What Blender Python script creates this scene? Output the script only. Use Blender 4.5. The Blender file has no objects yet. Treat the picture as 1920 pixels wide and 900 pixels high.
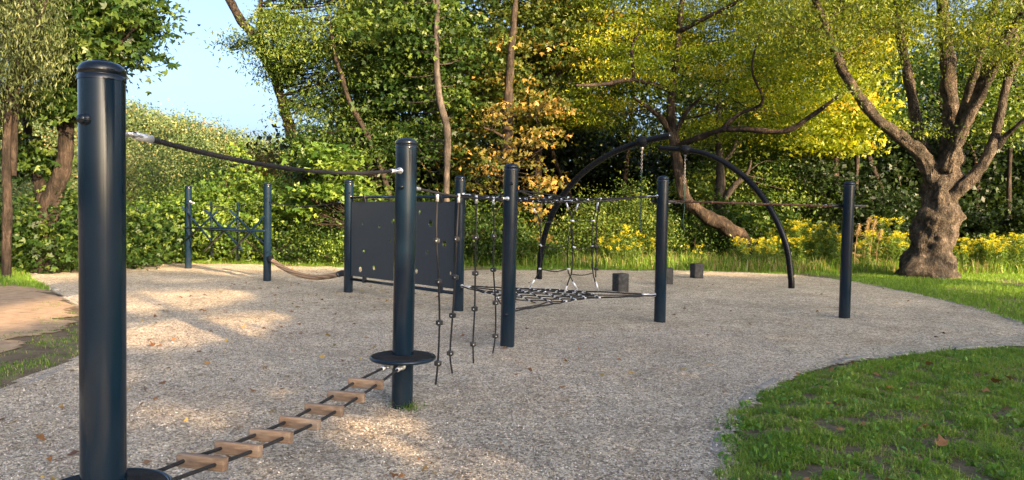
import bpy, bmesh, math, random
import numpy as np
from mathutils import Vector, Matrix, noise as mnoise
from math import radians, sin, cos, pi

SC = bpy.context.scene
COL = SC.collection

# ------------------------------------------------------------------ camera
F = 1387.0
PITCH, ROLL, EYE = radians(2.06), 0.016, 1.53
fw = Vector((0, cos(PITCH), -sin(PITCH)))
r0 = Vector((1, 0, 0)); u0 = Vector((0, sin(PITCH), cos(PITCH)))
rt = r0 * cos(ROLL) + u0 * sin(ROLL)
up = u0 * cos(ROLL) - r0 * sin(ROLL)
cam_d = bpy.data.cameras.new('camera'); cam = bpy.data.objects.new('camera', cam_d); COL.objects.link(cam)
M3 = Matrix((rt, up, -fw)).transposed()
cam.matrix_world = Matrix.Translation((0, 0, EYE)) @ M3.to_4x4()
cam_d.sensor_width = 36; cam_d.lens = F / 1920 * 36
cam_d.clip_start = 0.05; cam_d.clip_end = 3000
SC.camera = cam

# ------------------------------------------------------------------ light
SUN_EL, SUN_AZ = 17.0, 140.0       # azimuth clockwise from +Y : the sun stands behind and to the right
S = Vector((sin(radians(SUN_AZ)) * cos(radians(SUN_EL)), cos(radians(SUN_AZ)) * cos(radians(SUN_EL)), sin(radians(SUN_EL))))
w = bpy.data.worlds.new('World'); SC.world = w; w.use_nodes = True
nt = w.node_tree; nt.nodes.clear()
sky = nt.nodes.new('ShaderNodeTexSky'); sky.sky_type = 'NISHITA'; sky.sun_disc = False
sky.sun_elevation = radians(SUN_EL); sky.sun_rotation = radians(SUN_AZ)
sky.air_density = 0.68; sky.dust_density = 6.0; sky.ozone_density = 3.0
bg = nt.nodes.new('ShaderNodeBackground'); bg.inputs[1].default_value = 0.15
wo = nt.nodes.new('ShaderNodeOutputWorld')
nt.links.new(sky.outputs[0], bg.inputs[0]); nt.links.new(bg.outputs[0], wo.inputs[0])
sd = bpy.data.lights.new('sun', 'SUN'); sun = bpy.data.objects.new('sun', sd); COL.objects.link(sun)
sd.energy = 5.0; sd.angle = radians(0.6); sd.color = (1.0, 0.74, 0.48)
sun.rotation_euler = S.to_track_quat('Z', 'Y').to_euler()
sun.location = (20, -20, 20)
SC.view_settings.view_transform = 'Standard'; SC.view_settings.look = 'None'
SC.view_settings.exposure = 2.02; SC.view_settings.gamma = 1.0; SC.view_settings.use_curve_mapping = False
SC.view_settings.use_white_balance = True; SC.view_settings.white_balance_temperature = 7350; SC.view_settings.white_balance_tint = 10
cy = SC.cycles
cy.max_bounces = 6; cy.diffuse_bounces = 3; cy.glossy_bounces = 3; cy.transmission_bounces = 4
cy.use_denoising = True
cy.sample_clamp_indirect = 4.0

# ------------------------------------------------------------------ helpers: measuring
def ray(x, y):
    return fw + rt * ((x - 960) / F) + up * ((450 - y) / F)
def at(x, y, Y):
    d = ray(x, y); return Vector((0, 0, EYE)) + d * (Y / d.y)
def gp(x, y, z=0.0):
    d = ray(x, y); return Vector((0, 0, EYE)) + d * ((z - EYE) / d.z)
def onplane(x, y, A, B, off=0.0):
    """point of the upright plane through ground points A and B that is seen at x, y"""
    n = Vector((B.y - A.y, -(B.x - A.x), 0)).normalized()
    o = Vector((0, 0, EYE)); d = ray(x, y)
    t = (n.dot(Vector((A.x, A.y, 0)) + n * off - o)) / n.dot(d)
    return o + d * t

# ------------------------------------------------------------------ helpers: meshes
def catmull(P, n=6, closed=False):
    P = [np.array(p, float) for p in P]
    m = len(P); out = []
    rng = range(m) if closed else range(m - 1)
    for i in rng:
        if closed: a, b, c, d = P[(i-1) % m], P[i], P[(i+1) % m], P[(i+2) % m]
        else: a, b, c, d = P[max(i-1, 0)], P[i], P[i+1], P[min(i+2, m-1)]
        for k in range(n):
            t = k / n
            out.append(0.5 * ((2*b) + (-a+c)*t + (2*a-5*b+4*c-d)*t*t + (-a+3*b-3*c+d)*t**3))
    if not closed: out.append(P[-1])
    return np.array(out)

class MB:
    def __init__(s): s.v = []; s.q = []; s.t = []; s.n = 0; s.at = []
    def add(s, v, q=None, t=None, tint=0.5):
        v = np.asarray(v, float).reshape(-1, 3)
        if q is not None and len(q): s.q.append(np.asarray(q, int).reshape(-1, 4) + s.n)
        if t is not None and len(t): s.t.append(np.asarray(t, int).reshape(-1, 3) + s.n)
        s.v.append(v); s.n += len(v)
        s.at.append(np.broadcast_to(np.asarray(tint, float), (len(v),)))
        return s
    def tube(s, P, R, seg=10, cap=True, tint=0.5):
        P = np.asarray([tuple(p) for p in P], float); m = len(P)
        R = np.broadcast_to(np.asarray(R, float), (m,))
        T = np.gradient(P, axis=0); T /= np.maximum(np.linalg.norm(T, axis=1, keepdims=True), 1e-9)
        ref = np.array([0, 0, 1.0]) if abs(T[0][2]) < 0.9 else np.array([1.0, 0, 0])
        u = np.cross(T[0], ref); u /= np.linalg.norm(u)
        V = np.zeros((m, seg, 3)); a = np.arange(seg) * 2 * pi / seg
        for i in range(m):
            u = u - T[i] * np.dot(u, T[i]); u /= max(np.linalg.norm(u), 1e-9); w_ = np.cross(T[i], u)
            V[i] = P[i] + R[i] * (np.cos(a)[:, None] * u + np.sin(a)[:, None] * w_)
        V = V.reshape(-1, 3)
        i = np.arange(m - 1)[:, None] * seg; j = np.arange(seg)[None, :]; j2 = (j + 1) % seg
        q = np.stack([i + j, i + j2, i + seg + j2, i + seg + j], -1).reshape(-1, 4)
        t = []
        if cap:
            V = np.vstack([V, P[0], P[-1]]); c0, c1 = m * seg, m * seg + 1
            for k in range(seg):
                k2 = (k + 1) % seg
                t.append((c0, k2, k)); t.append((c1, (m-1)*seg + k, (m-1)*seg + k2))
        return s.add(V, q, t, tint)
    def lathe(s, prof, c=(0, 0, 0), seg=32, M=None, tint=0.5):
        """profile (r, z) turned about z; M orients it"""
        prof = np.array(prof, float); m = len(prof); a = np.arange(seg) * 2 * pi / seg
        V = np.zeros((m, seg, 3))
        V[:, :, 0] = prof[:, 0:1] * np.cos(a); V[:, :, 1] = prof[:, 0:1] * np.sin(a); V[:, :, 2] = prof[:, 1:2]
        V = V.reshape(-1, 3)
        if M is not None: V = V @ np.array(M.to_3x3()).T
        V = V + np.array(c, float)
        i = np.arange(m - 1)[:, None] * seg; j = np.arange(seg)[None, :]; j2 = (j + 1) % seg
        q = np.stack([i + j, i + j2, i + seg + j2, i + seg + j], -1).reshape(-1, 4)
        return s.add(V, q, None, tint)
    def box(s, c, sx, sy, sz, M=None, ch=0.0, tint=0.5):
        bm = bmesh.new(); bmesh.ops.create_cube(bm, size=1)
        for v in bm.verts: v.co = Vector((v.co.x * sx, v.co.y * sy, v.co.z * sz))
        if ch > 0: bmesh.ops.bevel(bm, geom=list(bm.edges), offset=ch, segments=2, affect='EDGES', profile=0.6)
        bm.verts.index_update()
        V = np.array([v.co[:] for v in bm.verts])
        if M is not None: V = V @ np.array(M.to_3x3()).T
        bmesh.ops.triangulate(bm, faces=[f for f in bm.faces if len(f.verts) > 4])
        bm.verts.index_update()
        q = [[v.index for v in f.verts] for f in bm.faces if len(f.verts) == 4]
        t = [[v.index for v in f.verts] for f in bm.faces if len(f.verts) == 3]
        bm.free()
        return s.add(V + np.array(c, float), q, t, tint)
    def mesh(s, name, m, smooth=False):
        V = np.vstack(s.v).astype(np.float32); me = bpy.data.meshes.new(name)
        Q = np.vstack(s.q) if s.q else np.zeros((0, 4), int); T = np.vstack(s.t) if s.t else np.zeros((0, 3), int)
        me.vertices.add(len(V)); me.vertices.foreach_set('co', V.ravel())
        me.loops.add(Q.size + T.size); me.loops.foreach_set('vertex_index', np.concatenate([Q.ravel(), T.ravel()]).astype(np.int32))
        me.polygons.add(len(Q) + len(T))
        st = np.concatenate([np.arange(len(Q)) * 4, Q.size + np.arange(len(T)) * 3]).astype(np.int32)
        me.polygons.foreach_set('loop_start', st)
        if smooth: me.polygons.foreach_set('use_smooth', np.ones(len(st), bool))
        a = me.attributes.new('tint', 'FLOAT', 'POINT'); a.data.foreach_set('value', np.concatenate(s.at).astype(np.float32))
        me.update(calc_edges=True); me.validate()
        me.materials.append(m)
        return me
    def build(s, name, m, parent=None, smooth=False, loc=None):
        o = bpy.data.objects.new(name, s.mesh(name, m, smooth)); COL.objects.link(o)
        if parent is not None:
            o.parent = parent
            # geometry is written in world space; the thing's Empty only carries a translation
            o.matrix_parent_inverse = Matrix.Translation(-Vector(parent.location))
        if loc: o.location = loc
        return o

def thing(name, loc, label, cat, group=None):
    o = bpy.data.objects.new(name, None); COL.objects.link(o); o.location = loc
    o.empty_display_size = 0.2
    return tag(o, label, cat, group)
def tag(o, label, cat, group=None, kind=None):
    o['label'] = label; o['category'] = cat
    if group: o['group'] = group
    if kind: o['kind'] = kind
    return o
def struct(o): o['kind'] = 'structure'; return o

# ------------------------------------------------------------------ materials
def mat(name):
    m = bpy.data.materials.new(name); m.use_nodes = True; n = m.node_tree.nodes; n.clear()
    out = n.new('ShaderNodeOutputMaterial'); b = n.new('ShaderNodeBsdfPrincipled')
    m.node_tree.links.new(b.outputs[0], out.inputs[0]); return m, n, m.node_tree.links, b, out
def ramp(n, stops):
    r = n.new('ShaderNodeValToRGB'); e = r.color_ramp.elements
    while len(e) < len(stops): e.new(0.5)
    for k, (p, c) in enumerate(stops):
        e[k].position = p; e[k].color = (*c, 1)
    return r
def noise(n, l, scale, detail=4, rough=0.55, vec=None):
    t = n.new('ShaderNodeTexNoise'); t.inputs['Scale'].default_value = scale
    t.inputs['Detail'].default_value = detail; t.inputs['Roughness'].default_value = rough
    if vec is not None: l.new(vec, t.inputs['Vector'])
    return t
def bump(n, l, h, b, strength=0.5, dist=0.01, prev=None):
    u = n.new('ShaderNodeBump'); u.inputs['Strength'].default_value = strength; u.inputs['Distance'].default_value = dist
    l.new(h, u.inputs['Height'])
    if prev is not None: l.new(prev.outputs[0], u.inputs['Normal'])
    l.new(u.outputs[0], b.inputs['Normal']); return u
def geo(n): return n.new('ShaderNodeNewGeometry').outputs['Position']
def mixc(n, l, a, b, f, mode='MIX'):
    x = n.new('ShaderNodeMix'); x.data_type = 'RGBA'; x.blend_type = mode
    if isinstance(f, (int, float)): x.inputs[0].default_value = f
    else: l.new(f, x.inputs[0])
    for s_, v in ((6, a), (7, b)):
        if isinstance(v, tuple): x.inputs[s_].default_value = (*v, 1)
        else: l.new(v, x.inputs[s_])
    return x.outputs[2]

def plain(name, c, rough=0.5, metal=0.0, spec=0.5, var=0.0, bscale=0, bstr=0.2, coat=0.0):
    m, n, l, b, o = mat(name)
    b.inputs['Roughness'].default_value = rough; b.inputs['Metallic'].default_value = metal
    b.inputs['Specular IOR Level'].default_value = spec; b.inputs['Coat Weight'].default_value = coat
    b.inputs['Base Color'].default_value = (*c, 1)
    if var:
        t = noise(n, l, 14, 5, 0.6, geo(n))
        r = ramp(n, [(0.3, tuple(x * (1 - var) for x in c)), (0.7, tuple(min(x * (1 + var), 1) for x in c))])
        l.new(t.outputs[0], r.inputs[0]); l.new(r.outputs[0], b.inputs['Base Color'])
    if bscale:
        t2 = noise(n, l, bscale, 3, 0.6, geo(n)); bump(n, l, t2.outputs[0], b, bstr, 0.01)
    return m

def m_steel():
    m, n, l, b, o = mat('powder coated steel')
    g = geo(n)
    t = noise(n, l, 3.0, 6, 0.65, g); r = ramp(n, [(0.35, (0.003, 0.011, 0.022)), (0.75, (0.005, 0.016, 0.030))])
    l.new(t.outputs[0], r.inputs[0])
    # dust kicked up around the foot of the post
    sx = n.new('ShaderNodeSeparateXYZ'); l.new(g, sx.inputs[0])
    mr = n.new('ShaderNodeMapRange'); mr.inputs[1].default_value = 0.0; mr.inputs[2].default_value = 0.45
    mr.inputs[3].default_value = 0.12; mr.inputs[4].default_value = 0.008
    l.new(sx.outputs[2], mr.inputs[0])
    t3 = noise(n, l, 9, 6, 0.7, g); mu = n.new('ShaderNodeMath'); mu.operation = 'MULTIPLY'
    l.new(mr.outputs[0], mu.inputs[0]); l.new(t3.outputs[0], mu.inputs[1])
    base_ = mixc(n, l, r.outputs[0], (0.10, 0.10, 0.09), mu.outputs[0])
    mp = n.new('ShaderNodeMapping'); mp.inputs['Scale'].default_value = (1, 1, .12); l.new(g, mp.inputs[0])
    t4 = noise(n, l, 38, 8, 0.8, mp.outputs[0]); r4 = ramp(n, [(0.60, (0, 0, 0)), (0.80, (.13, .13, .13))]); l.new(t4.outputs[0], r4.inputs[0])
    l.new(mixc(n, l, base_, (0.075, 0.085, 0.09), r4.outputs[0]), b.inputs['Base Color'])
    rr = n.new('ShaderNodeMapRange'); rr.inputs[3].default_value = 0.05; rr.inputs[4].default_value = 0.19
    l.new(t3.outputs[0], rr.inputs[0]); l.new(rr.outputs[0], b.inputs['Roughness'])
    b.inputs['Specular IOR Level'].default_value = 0.33
    t2 = noise(n, l, 160, 2, 0.5, g); bump(n, l, t2.outputs[0], b, 0.025, 0.002)
    return m

def m_leaf(name, stops, trans=0.38, rough=0.45):
    m, n, l, b, o = mat(name)
    a = n.new('ShaderNodeAttribute'); a.attribute_name = 'tint'
    r = ramp(n, stops); l.new(a.outputs['Fac'], r.inputs[0])
    l.new(r.outputs[0], b.inputs['Base Color']); b.inputs['Roughness'].default_value = rough
    b.inputs['Specular IOR Level'].default_value = 0.25
    tr = n.new('ShaderNodeBsdfTranslucent')
    l.new(mixc(n, l, r.outputs[0], (1.5, 1.45, 0.5), 1.0, 'MULTIPLY'), tr.inputs[0])
    mx = n.new('ShaderNodeMixShader'); mx.inputs[0].default_value = trans
    l.new(b.outputs[0], mx.inputs[1]); l.new(tr.outputs[0], mx.inputs[2]); l.new(mx.outputs[0], o.inputs[0])
    return m

def m_bark(name, c1, c2, c3, scale=6.0, bs=0.7, dist=0.03, stretch=0.25):
    m, n, l, b, o = mat(name)
    mp = n.new('ShaderNodeMapping'); mp.inputs['Scale'].default_value = (1, 1, stretch); l.new(geo(n), mp.inputs[0])
    t = noise(n, l, scale, 8, 0.7, mp.outputs[0]); r = ramp(n, [(0.3, c1), (0.52, c2), (0.75, c3)])
    l.new(t.outputs[0], r.inputs[0])
    pn = noise(n, l, 2.3, 5, 0.7, geo(n)); pr_ = ramp(n, [(0.36, (0.5, 0.52, 0.50)), (0.5, (0.95, 0.95, 0.93)), (0.64, (1.5, 1.42, 1.32))]); l.new(pn.outputs[0], pr_.inputs[0])
    l.new(mixc(n, l, r.outputs[0], pr_.outputs[0], 1.0, 'MULTIPLY'), b.inputs['Base Color'])
    v = n.new('ShaderNodeTexVoronoi'); v.feature = 'DISTANCE_TO_EDGE'; v.inputs['Scale'].default_value = scale * 2.2
    l.new(mp.outputs[0], v.inputs['Vector'])
    b1 = bump(n, l, v.outputs[0], b, bs * 0.6, dist); bump(n, l, t.outputs[0], b, bs, dist, b1)
    b.inputs['Roughness'].default_value = 0.9; b.inputs['Specular IOR Level'].default_value = 0.2
    return m

def m_gravel():
    m, n, l, b, o = mat('fine crushed gravel')
    g = geo(n)
    dn = noise(n, l, 22, 2, 0.5, g)
    dv = n.new('ShaderNodeVectorMath'); dv.operation = 'MULTIPLY_ADD'; dv.inputs[1].default_value = (0.02, 0.02, 0.02)
    l.new(dn.outputs['Color'], dv.inputs[0]); l.new(g, dv.inputs[2])
    v = n.new('ShaderNodeTexVoronoi'); v.inputs['Scale'].default_value = 95; v.inputs['Randomness'].default_value = 1.0
    l.new(dv.outputs[0], v.inputs['Vector'])
    sp = n.new('ShaderNodeSeparateColor'); l.new(v.outputs['Color'], sp.inputs[0])
    r = ramp(n, [(0.0, (0.18, 0.158, 0.125)), (0.25, (0.40, 0.355, 0.28)), (0.6, (0.56, 0.505, 0.41)), (0.9, (0.68, 0.63, 0.53)), (1.0, (0.82, 0.79, 0.71))])
    l.new(sp.outputs[0], r.inputs[0])
    # coarser grain so the gravel still reads from a few metres away
    v2 = n.new('ShaderNodeTexVoronoi'); v2.inputs['Scale'].default_value = 46; l.new(dv.outputs[0], v2.inputs['Vector'])
    sp2 = n.new('ShaderNodeSeparateColor'); l.new(v2.outputs['Color'], sp2.inputs[0])
    r2 = ramp(n, [(0.0, (0.52, 0.50, 0.47)), (0.35, (0.97, 0.95, 0.92)), (1.0, (1.34, 1.31, 1.26))]); l.new(sp2.outputs[1], r2.inputs[0])
    c = mixc(n, l, r.outputs[0], r2.outputs[0], 1.0, 'MULTIPLY')
    big = noise(n, l, 0.9, 6, 0.65, g); rb = ramp(n, [(0.3, (0.74, 0.71, 0.67)), (0.6, (1.06, 1.05, 1.03))]); l.new(big.outputs[0], rb.inputs[0])
    c = mixc(n, l, c, rb.outputs[0], 1.0, 'MULTIPLY')
    big2 = noise(n, l, 7.0, 5, 0.7, g); rb2 = ramp(n, [(0.38, (0.78, 0.75, 0.72)), (0.6, (1.04, 1.03, 1.02))]); l.new(big2.outputs[0], rb2.inputs[0])
    c = mixc(n, l, c, rb2.outputs[0], 1.0, 'MULTIPLY')
    l.new(c, b.inputs['Base Color']); b.inputs['Roughness'].default_value = 0.85
    b.inputs['Specular IOR Level'].default_value = 0.25
    n2 = noise(n, l, 28, 6, 0.7, g)
    b1 = bump(n, l, n2.outputs[0], b, 0.9, 0.03)
    inv = n.new('ShaderNodeMath'); inv.operation = 'SUBTRACT'; inv.inputs[0].default_value = 1; l.new(v.outputs['Distance'], inv.inputs[1])
    bump(n, l, inv.outputs[0], b, 0.9, 0.012, b1)
    return m

def m_soil(name, stops, scale=3.0):
    m, n, l, b, o = mat(name); g = geo(n)
    t = noise(n, l, scale, 10, 0.72, g); r = ramp(n, stops); l.new(t.outputs[0], r.inputs[0])
    l.new(r.outputs[0], b.inputs['Base Color']); b.inputs['Roughness'].default_value = 0.95
    b.inputs['Specular IOR Level'].default_value = 0.15
    t2 = noise(n, l, 40, 8, 0.75, g); bump(n, l, t2.outputs[0], b, 0.8, 0.03); return m

def m_wood():
    m, n, l, b, o = mat('weathered larch')
    tc = n.new('ShaderNodeTexCoord'); mp = n.new('ShaderNodeMapping'); mp.inputs['Scale'].default_value = (4, 40, 40)
    l.new(tc.outputs['Object'], mp.inputs[0])
    t = noise(n, l, 1.6, 6, 0.65, mp.outputs[0]); t.inputs['Distortion'].default_value = 0.6
    r = ramp(n, [(0.3, (0.085, 0.052, 0.033)), (0.5, (0.175, 0.112, 0.072)), (0.72, (0.27, 0.19, 0.13))]); l.new(t.outputs[0], r.inputs[0])
    sx = n.new('ShaderNodeNewGeometry'); 
    n2 = noise(n, l, 5, 3, 0.5, geo(n)); rg = ramp(n, [(0.45, (0, 0, 0)), (0.7, (0.5, 0.5, 0.5))]); l.new(n2.outputs[0], rg.inputs[0])
    l.new(mixc(n, l, r.outputs[0], (0.30, 0.26, 0.22), rg.outputs[0]), b.inputs['Base Color'])
    b.inputs['Roughness'].default_value = 0.75; bump(n, l, t.outputs[0], b, 0.4, 0.004); return m

def m_rope(name, c, scale=260.0, rough=0.8):
    m, n, l, b, o = mat(name); g = geo(n)
    wv = n.new('ShaderNodeTexWave'); wv.bands_direction = 'DIAGONAL'; wv.inputs['Scale'].default_value = scale / 6.28
    wv.inputs['Distortion'].default_value = 1.5; l.new(g, wv.inputs['Vector'])
    r = ramp(n, [(0.0, tuple(x * 0.5 for x in c)), (1.0, tuple(x * 1.3 for x in c))]); l.new(wv.outputs['Color'], r.inputs[0])
    l.new(r.outputs[0], b.inputs['Base Color']); b.inputs['Roughness'].default_value = rough
    b.inputs['Specular IOR Level'].default_value = 0.3
    bump(n, l, wv.outputs['Fac'], b, 0.6, 0.004); return m

STEEL = m_steel()
CAP = plain('glossy dark cap plastic', (0.004, 0.008, 0.014), 0.16, 0, 0.4, 0.15)
TUBE = plain('black coated tube', (0.003, 0.004, 0.006), 0.26, 0, 0.16, 0.15)
BLACK = plain('black plastic', (0.012, 0.013, 0.015), 0.45, 0, 0.4, 0.3)
SILVER = plain('galvanised fitting', (0.62, 0.63, 0.64), 0.42, 0.6, 0.5, 0.25, 90, 0.3)
CHAIN = plain('dull chain steel', (0.20, 0.20, 0.20), 0.5, 0.7, 0.5, 0.3)
ROPE = m_rope('black braided rope', (0.016, 0.016, 0.018))
ROPE_GREY = m_rope('dark grey rope', (0.045, 0.040, 0.036))
ROPE_GREEN = m_rope('dark green rope', (0.02, 0.05, 0.04))
TAN = m_rope('tan coir rope', (0.30, 0.20, 0.125), 60, 0.85)
BROWN = m_rope('brown rope', (0.10, 0.05, 0.03), 200)
BOARD = plain('anthracite board', (0.034, 0.042, 0.050), 0.6, 0, 0.35, 0.08, 120, 0.05)
RUBBER = plain('rubber granulate', (0.016, 0.017, 0.018), 0.95, 0, 0.15, 0.5, 130, 1.0)
BLOCK = plain('stained recycled block', (0.045, 0.044, 0.043), 0.9, 0, 0.2, 0.45, 40, 0.7)
WOOD = m_wood()
GRAVEL = m_gravel()
SOIL = m_soil('leafy soil', [(0.3, (0.065, 0.050, 0.033)), (0.5, (0.135, 0.105, 0.070)), (0.7, (0.20, 0.17, 0.10))])
SAND = m_soil('trodden sandy path', [(0.3, (0.21, 0.145, 0.09)), (0.5, (0.35, 0.25, 0.165)), (0.7, (0.43, 0.32, 0.22))], 5)
KERB = m_soil('weathered kerb stone', [(0.3, (0.20, 0.18, 0.16)), (0.5, (0.30, 0.28, 0.25)), (0.7, (0.40, 0.37, 0.33))], 9)
GRASS = m_leaf('lawn grass', [(0.0, (0.045, 0.115, 0.010)), (0.5, (0.115, 0.225, 0.026)), (0.85, (0.21, 0.32, 0.05)), (1.0, (0.42, 0.36, 0.17))], 0.35)
WEED = m_leaf('broadleaf weeds', [(0.0, (0.040, 0.12, 0.020)), (0.6, (0.10, 0.22, 0.04)), (1.0, (0.17, 0.28, 0.05))], 0.3)
DRY = m_leaf('fallen leaf', [(0.0, (0.10, 0.045, 0.02)), (0.5, (0.26, 0.13, 0.05)), (1.0, (0.42, 0.30, 0.08))], 0.15)
L_MAPLE = m_leaf('dark maple leaves', [(0.0, (0.009, 0.027, 0.005)), (0.5, (0.030, 0.070, 0.012)), (1.0, (0.13, 0.185, 0.034))], 0.3)
L_ASH = m_leaf('ash leaves', [(0.0, (0.022, 0.056, 0.011)), (0.5, (0.080, 0.135, 0.026)), (1.0, (0.20, 0.24, 0.048))], 0.32)
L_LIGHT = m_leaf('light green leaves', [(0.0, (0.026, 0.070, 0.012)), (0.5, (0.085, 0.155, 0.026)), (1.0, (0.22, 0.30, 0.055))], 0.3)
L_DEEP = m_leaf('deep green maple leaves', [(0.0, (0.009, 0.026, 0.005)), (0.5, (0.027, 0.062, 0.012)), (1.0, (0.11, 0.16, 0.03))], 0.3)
L_YELLOW = m_leaf('yellow green leaves', [(0.0, (0.045, 0.085, 0.010)), (0.45, (0.17, 0.24, 0.020)), (0.85, (0.33, 0.37, 0.035)), (1.0, (0.48, 0.40, 0.04))], 0.40)
L_FEATHER = m_leaf('feathery yellow green leaves', [(0.0, (0.034, 0.066, 0.012)), (0.5, (0.115, 0.165, 0.028)), (1.0, (0.25, 0.27, 0.045))], 0.40)
L_GOLD = m_leaf('golden maple leaves', [(0.0, (0.08, 0.13, 0.012)), (0.5, (0.22, 0.27, 0.028)), (0.85, (0.38, 0.38, 0.04)), (1.0, (0.50, 0.35, 0.05))], 0.4)
L_ORANGE = m_leaf('turning orange leaves', [(0.0, (0.06, 0.085, 0.02)), (0.35, (0.15, 0.13, 0.03)), (0.7, (0.36, 0.22, 0.065)), (1.0, (0.48, 0.26, 0.08))], 0.35)
L_MIXED = m_leaf('half turned leaves', [(0.0, (0.020, 0.046, 0.010)), (0.5, (0.065, 0.095, 0.018)), (0.85, (0.17, 0.16, 0.032)), (1.0, (0.34, 0.21, 0.05))], 0.32)
L_WILLOW = m_leaf('grey green willow leaves', [(0.0, (0.035, 0.055, 0.025)), (0.5, (0.085, 0.115, 0.045)), (1.0, (0.18, 0.21, 0.085))])
L_DARK = m_leaf('leaves with painted shade', [(0.0, (0.006, 0.015, 0.004)), (0.5, (0.013, 0.028, 0.007)), (1.0, (0.034, 0.058, 0.014))], 0.22)  # near-black ramp: the deep shade of the wood is painted into the leaf colour
L_FAR = m_leaf('hazed far woodland leaves', [(0.0, (0.060, 0.105, 0.045)), (0.5, (0.115, 0.170, 0.065)), (0.85, (0.19, 0.205, 0.075)), (1.0, (0.24, 0.18, 0.08))], 0.3)  # distance haze is painted in as a paler, greyer green
FLOWER = m_leaf('goldenrod flowers', [(0.0, (0.42, 0.36, 0.015)), (1.0, (0.66, 0.60, 0.06))], 0.25)
STEM = plain('green stem', (0.07, 0.10, 0.03), 0.8, 0, 0.2, 0.3)
STRAW = m_leaf('dry straw', [(0.0, (0.22, 0.15, 0.08)), (1.0, (0.42, 0.32, 0.19))], 0.25)
BARK = m_bark('brown bark', (0.010, 0.008, 0.006), (0.036, 0.027, 0.020), (0.10, 0.074, 0.055), 8.0)
BARK_DARK = m_bark('dark bark', (0.010, 0.008, 0.006), (0.030, 0.022, 0.017), (0.10, 0.075, 0.055), 9.0, 1.0, 0.05)
BARK_GREY = m_bark('grey bark', (0.018, 0.015, 0.012), (0.050, 0.042, 0.036), (0.11, 0.095, 0.082), 8.0)
BARK_BIG = m_bark('gnarled bark', (0.020, 0.016, 0.012), (0.075, 0.060, 0.046), (0.21, 0.175, 0.14), 9.0, 1.0, 0.10, 0.6)

# ------------------------------------------------------------------ ground, gravel, kerb
random.seed(4); RNG = np.random.default_rng(7)
def hz(x, y):
    v = 0.022 * mnoise.noise(Vector((x * 0.6, y * 0.6, 1.3))) + 0.012 * mnoise.noise(Vector((x * 1.7, y * 1.7, 5.1)))
    return v
px_out = [(1352, 900), (1345, 850), (1352, 805), (1375, 765), (1440, 722), (1510, 690), (1600, 671), (1700, 660), (1830, 648), (1925, 642),
          (1958, 626), (1900, 601), (1800, 570), (1700, 547), (1600, 529), (1500, 517), (1400, 511), (1300, 508), (1150, 507), (1000, 507), (850, 506),
          (700, 504), (560, 500), (420, 495), (300, 496), (200, 501), (110, 508), (60, 516), (100, 540), (145, 565), (190, 592), (205, 625), (190, 655), (146, 681), (70, 708), (0, 737)]
out2 = [tuple(gp(*p))[:2] for p in px_out] + [(-4.75, 4.8), (-5.3, 3.2), (-5.4, 1), (-4.8, -1.5), (-2.5, -3.2), (0.6, -3.2), (1.6, -1.5), (1.45, 1.2), (1.25, 3.0)]
OUT = catmull([(x, y, 0) for x, y in out2], 8, True)[:, :2]
def sdist(P, poly=None):
    """signed distance, positive inside the outline"""
    poly = OUT if poly is None else poly
    P = np.asarray(P, float); A = poly; B = np.roll(poly, -1, 0)
    d = np.full(len(P), 1e9); ins = np.zeros(len(P), bool)
    for a, b in zip(A, B):
        ab = b - a; L = ab @ ab + 1e-12
        t = np.clip(((P - a) @ ab) / L, 0, 1); q = a + t[:, None] * ab
        d = np.minimum(d, np.hypot(*(P - q).T))
        c = ((a[1] > P[:, 1]) != (b[1] > P[:, 1]))
        xi = (b[0] - a[0]) * (P[:, 1] - a[1]) / (b[1] - a[1] + 1e-15) + a[0]
        ins ^= c & (P[:, 0] < xi)
    return np.where(ins, d, -d)

def ground_z(x, y, sd_):
    o = np.clip((-sd_ + .02) / 0.5, 0, 1)
    return -0.03 + 0.05 * o * o * (3 - 2 * o)

# the earth, one sheet to the horizon
xs = np.concatenate([[-1500, -600, -250, -120, -70, -50], np.arange(-40, 40.01, 0.4), [50, 70, 120, 250, 600, 1500]])
ys = np.concatenate([[-1500, -600, -250, -120, -60, -40], np.arange(-30, 50.01, 0.4), [60, 80, 120, 250, 600, 1500]])
X, Y = np.meshgrid(xs, ys); P = np.stack([X.ravel(), Y.ravel()], 1)
sdg = sdist(P); Z = ground_z(P[:, 0], P[:, 1], sdg)
Z += np.array([hz(a, b) if abs(a) < 60 and abs(b) < 60 else 0 for a, b in P]) * np.clip(-sdg / 2, 0, 1)
nx, ny = len(xs), len(ys)
i = (np.arange(ny - 1)[:, None] * nx + np.arange(nx - 1)[None, :]).ravel()
g = MB().add(np.column_stack([P, Z]), np.stack([i, i + 1, i + nx + 1, i + nx], 1))
struct(g.build('ground', SOIL, smooth=True))

# gravel
step = 0.08
gx = np.arange(OUT[:, 0].min() - .1, OUT[:, 0].max() + .1, step); gy = np.arange(-3.4, OUT[:, 1].max() + .1, step)
X, Y = np.meshgrid(gx, gy); P = np.stack([X.ravel(), Y.ravel()], 1)
sdv = sdist(P); nx, ny = len(gx), len(gy)
ii = (np.arange(ny - 1)[:, None] * nx + np.arange(nx - 1)[None, :]).ravel()
keep = (sdv[ii] > -0.16) & (sdv[ii + 1] > -0.16) & (sdv[ii + nx] > -0.16) & (sdv[ii + nx + 1] > -0.16)
POSTS_XY = []
def gz(x, y): return hz(x, y) * 1.1 + 0.013 * mnoise.noise(Vector((x * 3.6, y * 3.6, 2.2)))
Zg = np.array([gz(a, b) for a, b in P])
q = np.stack([ii, ii + 1, ii + nx + 1, ii + nx], 1)[keep]
used, inv = np.unique(q, return_inverse=True)
g = MB().add(np.column_stack([P, Zg])[used], inv.reshape(-1, 4))
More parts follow.
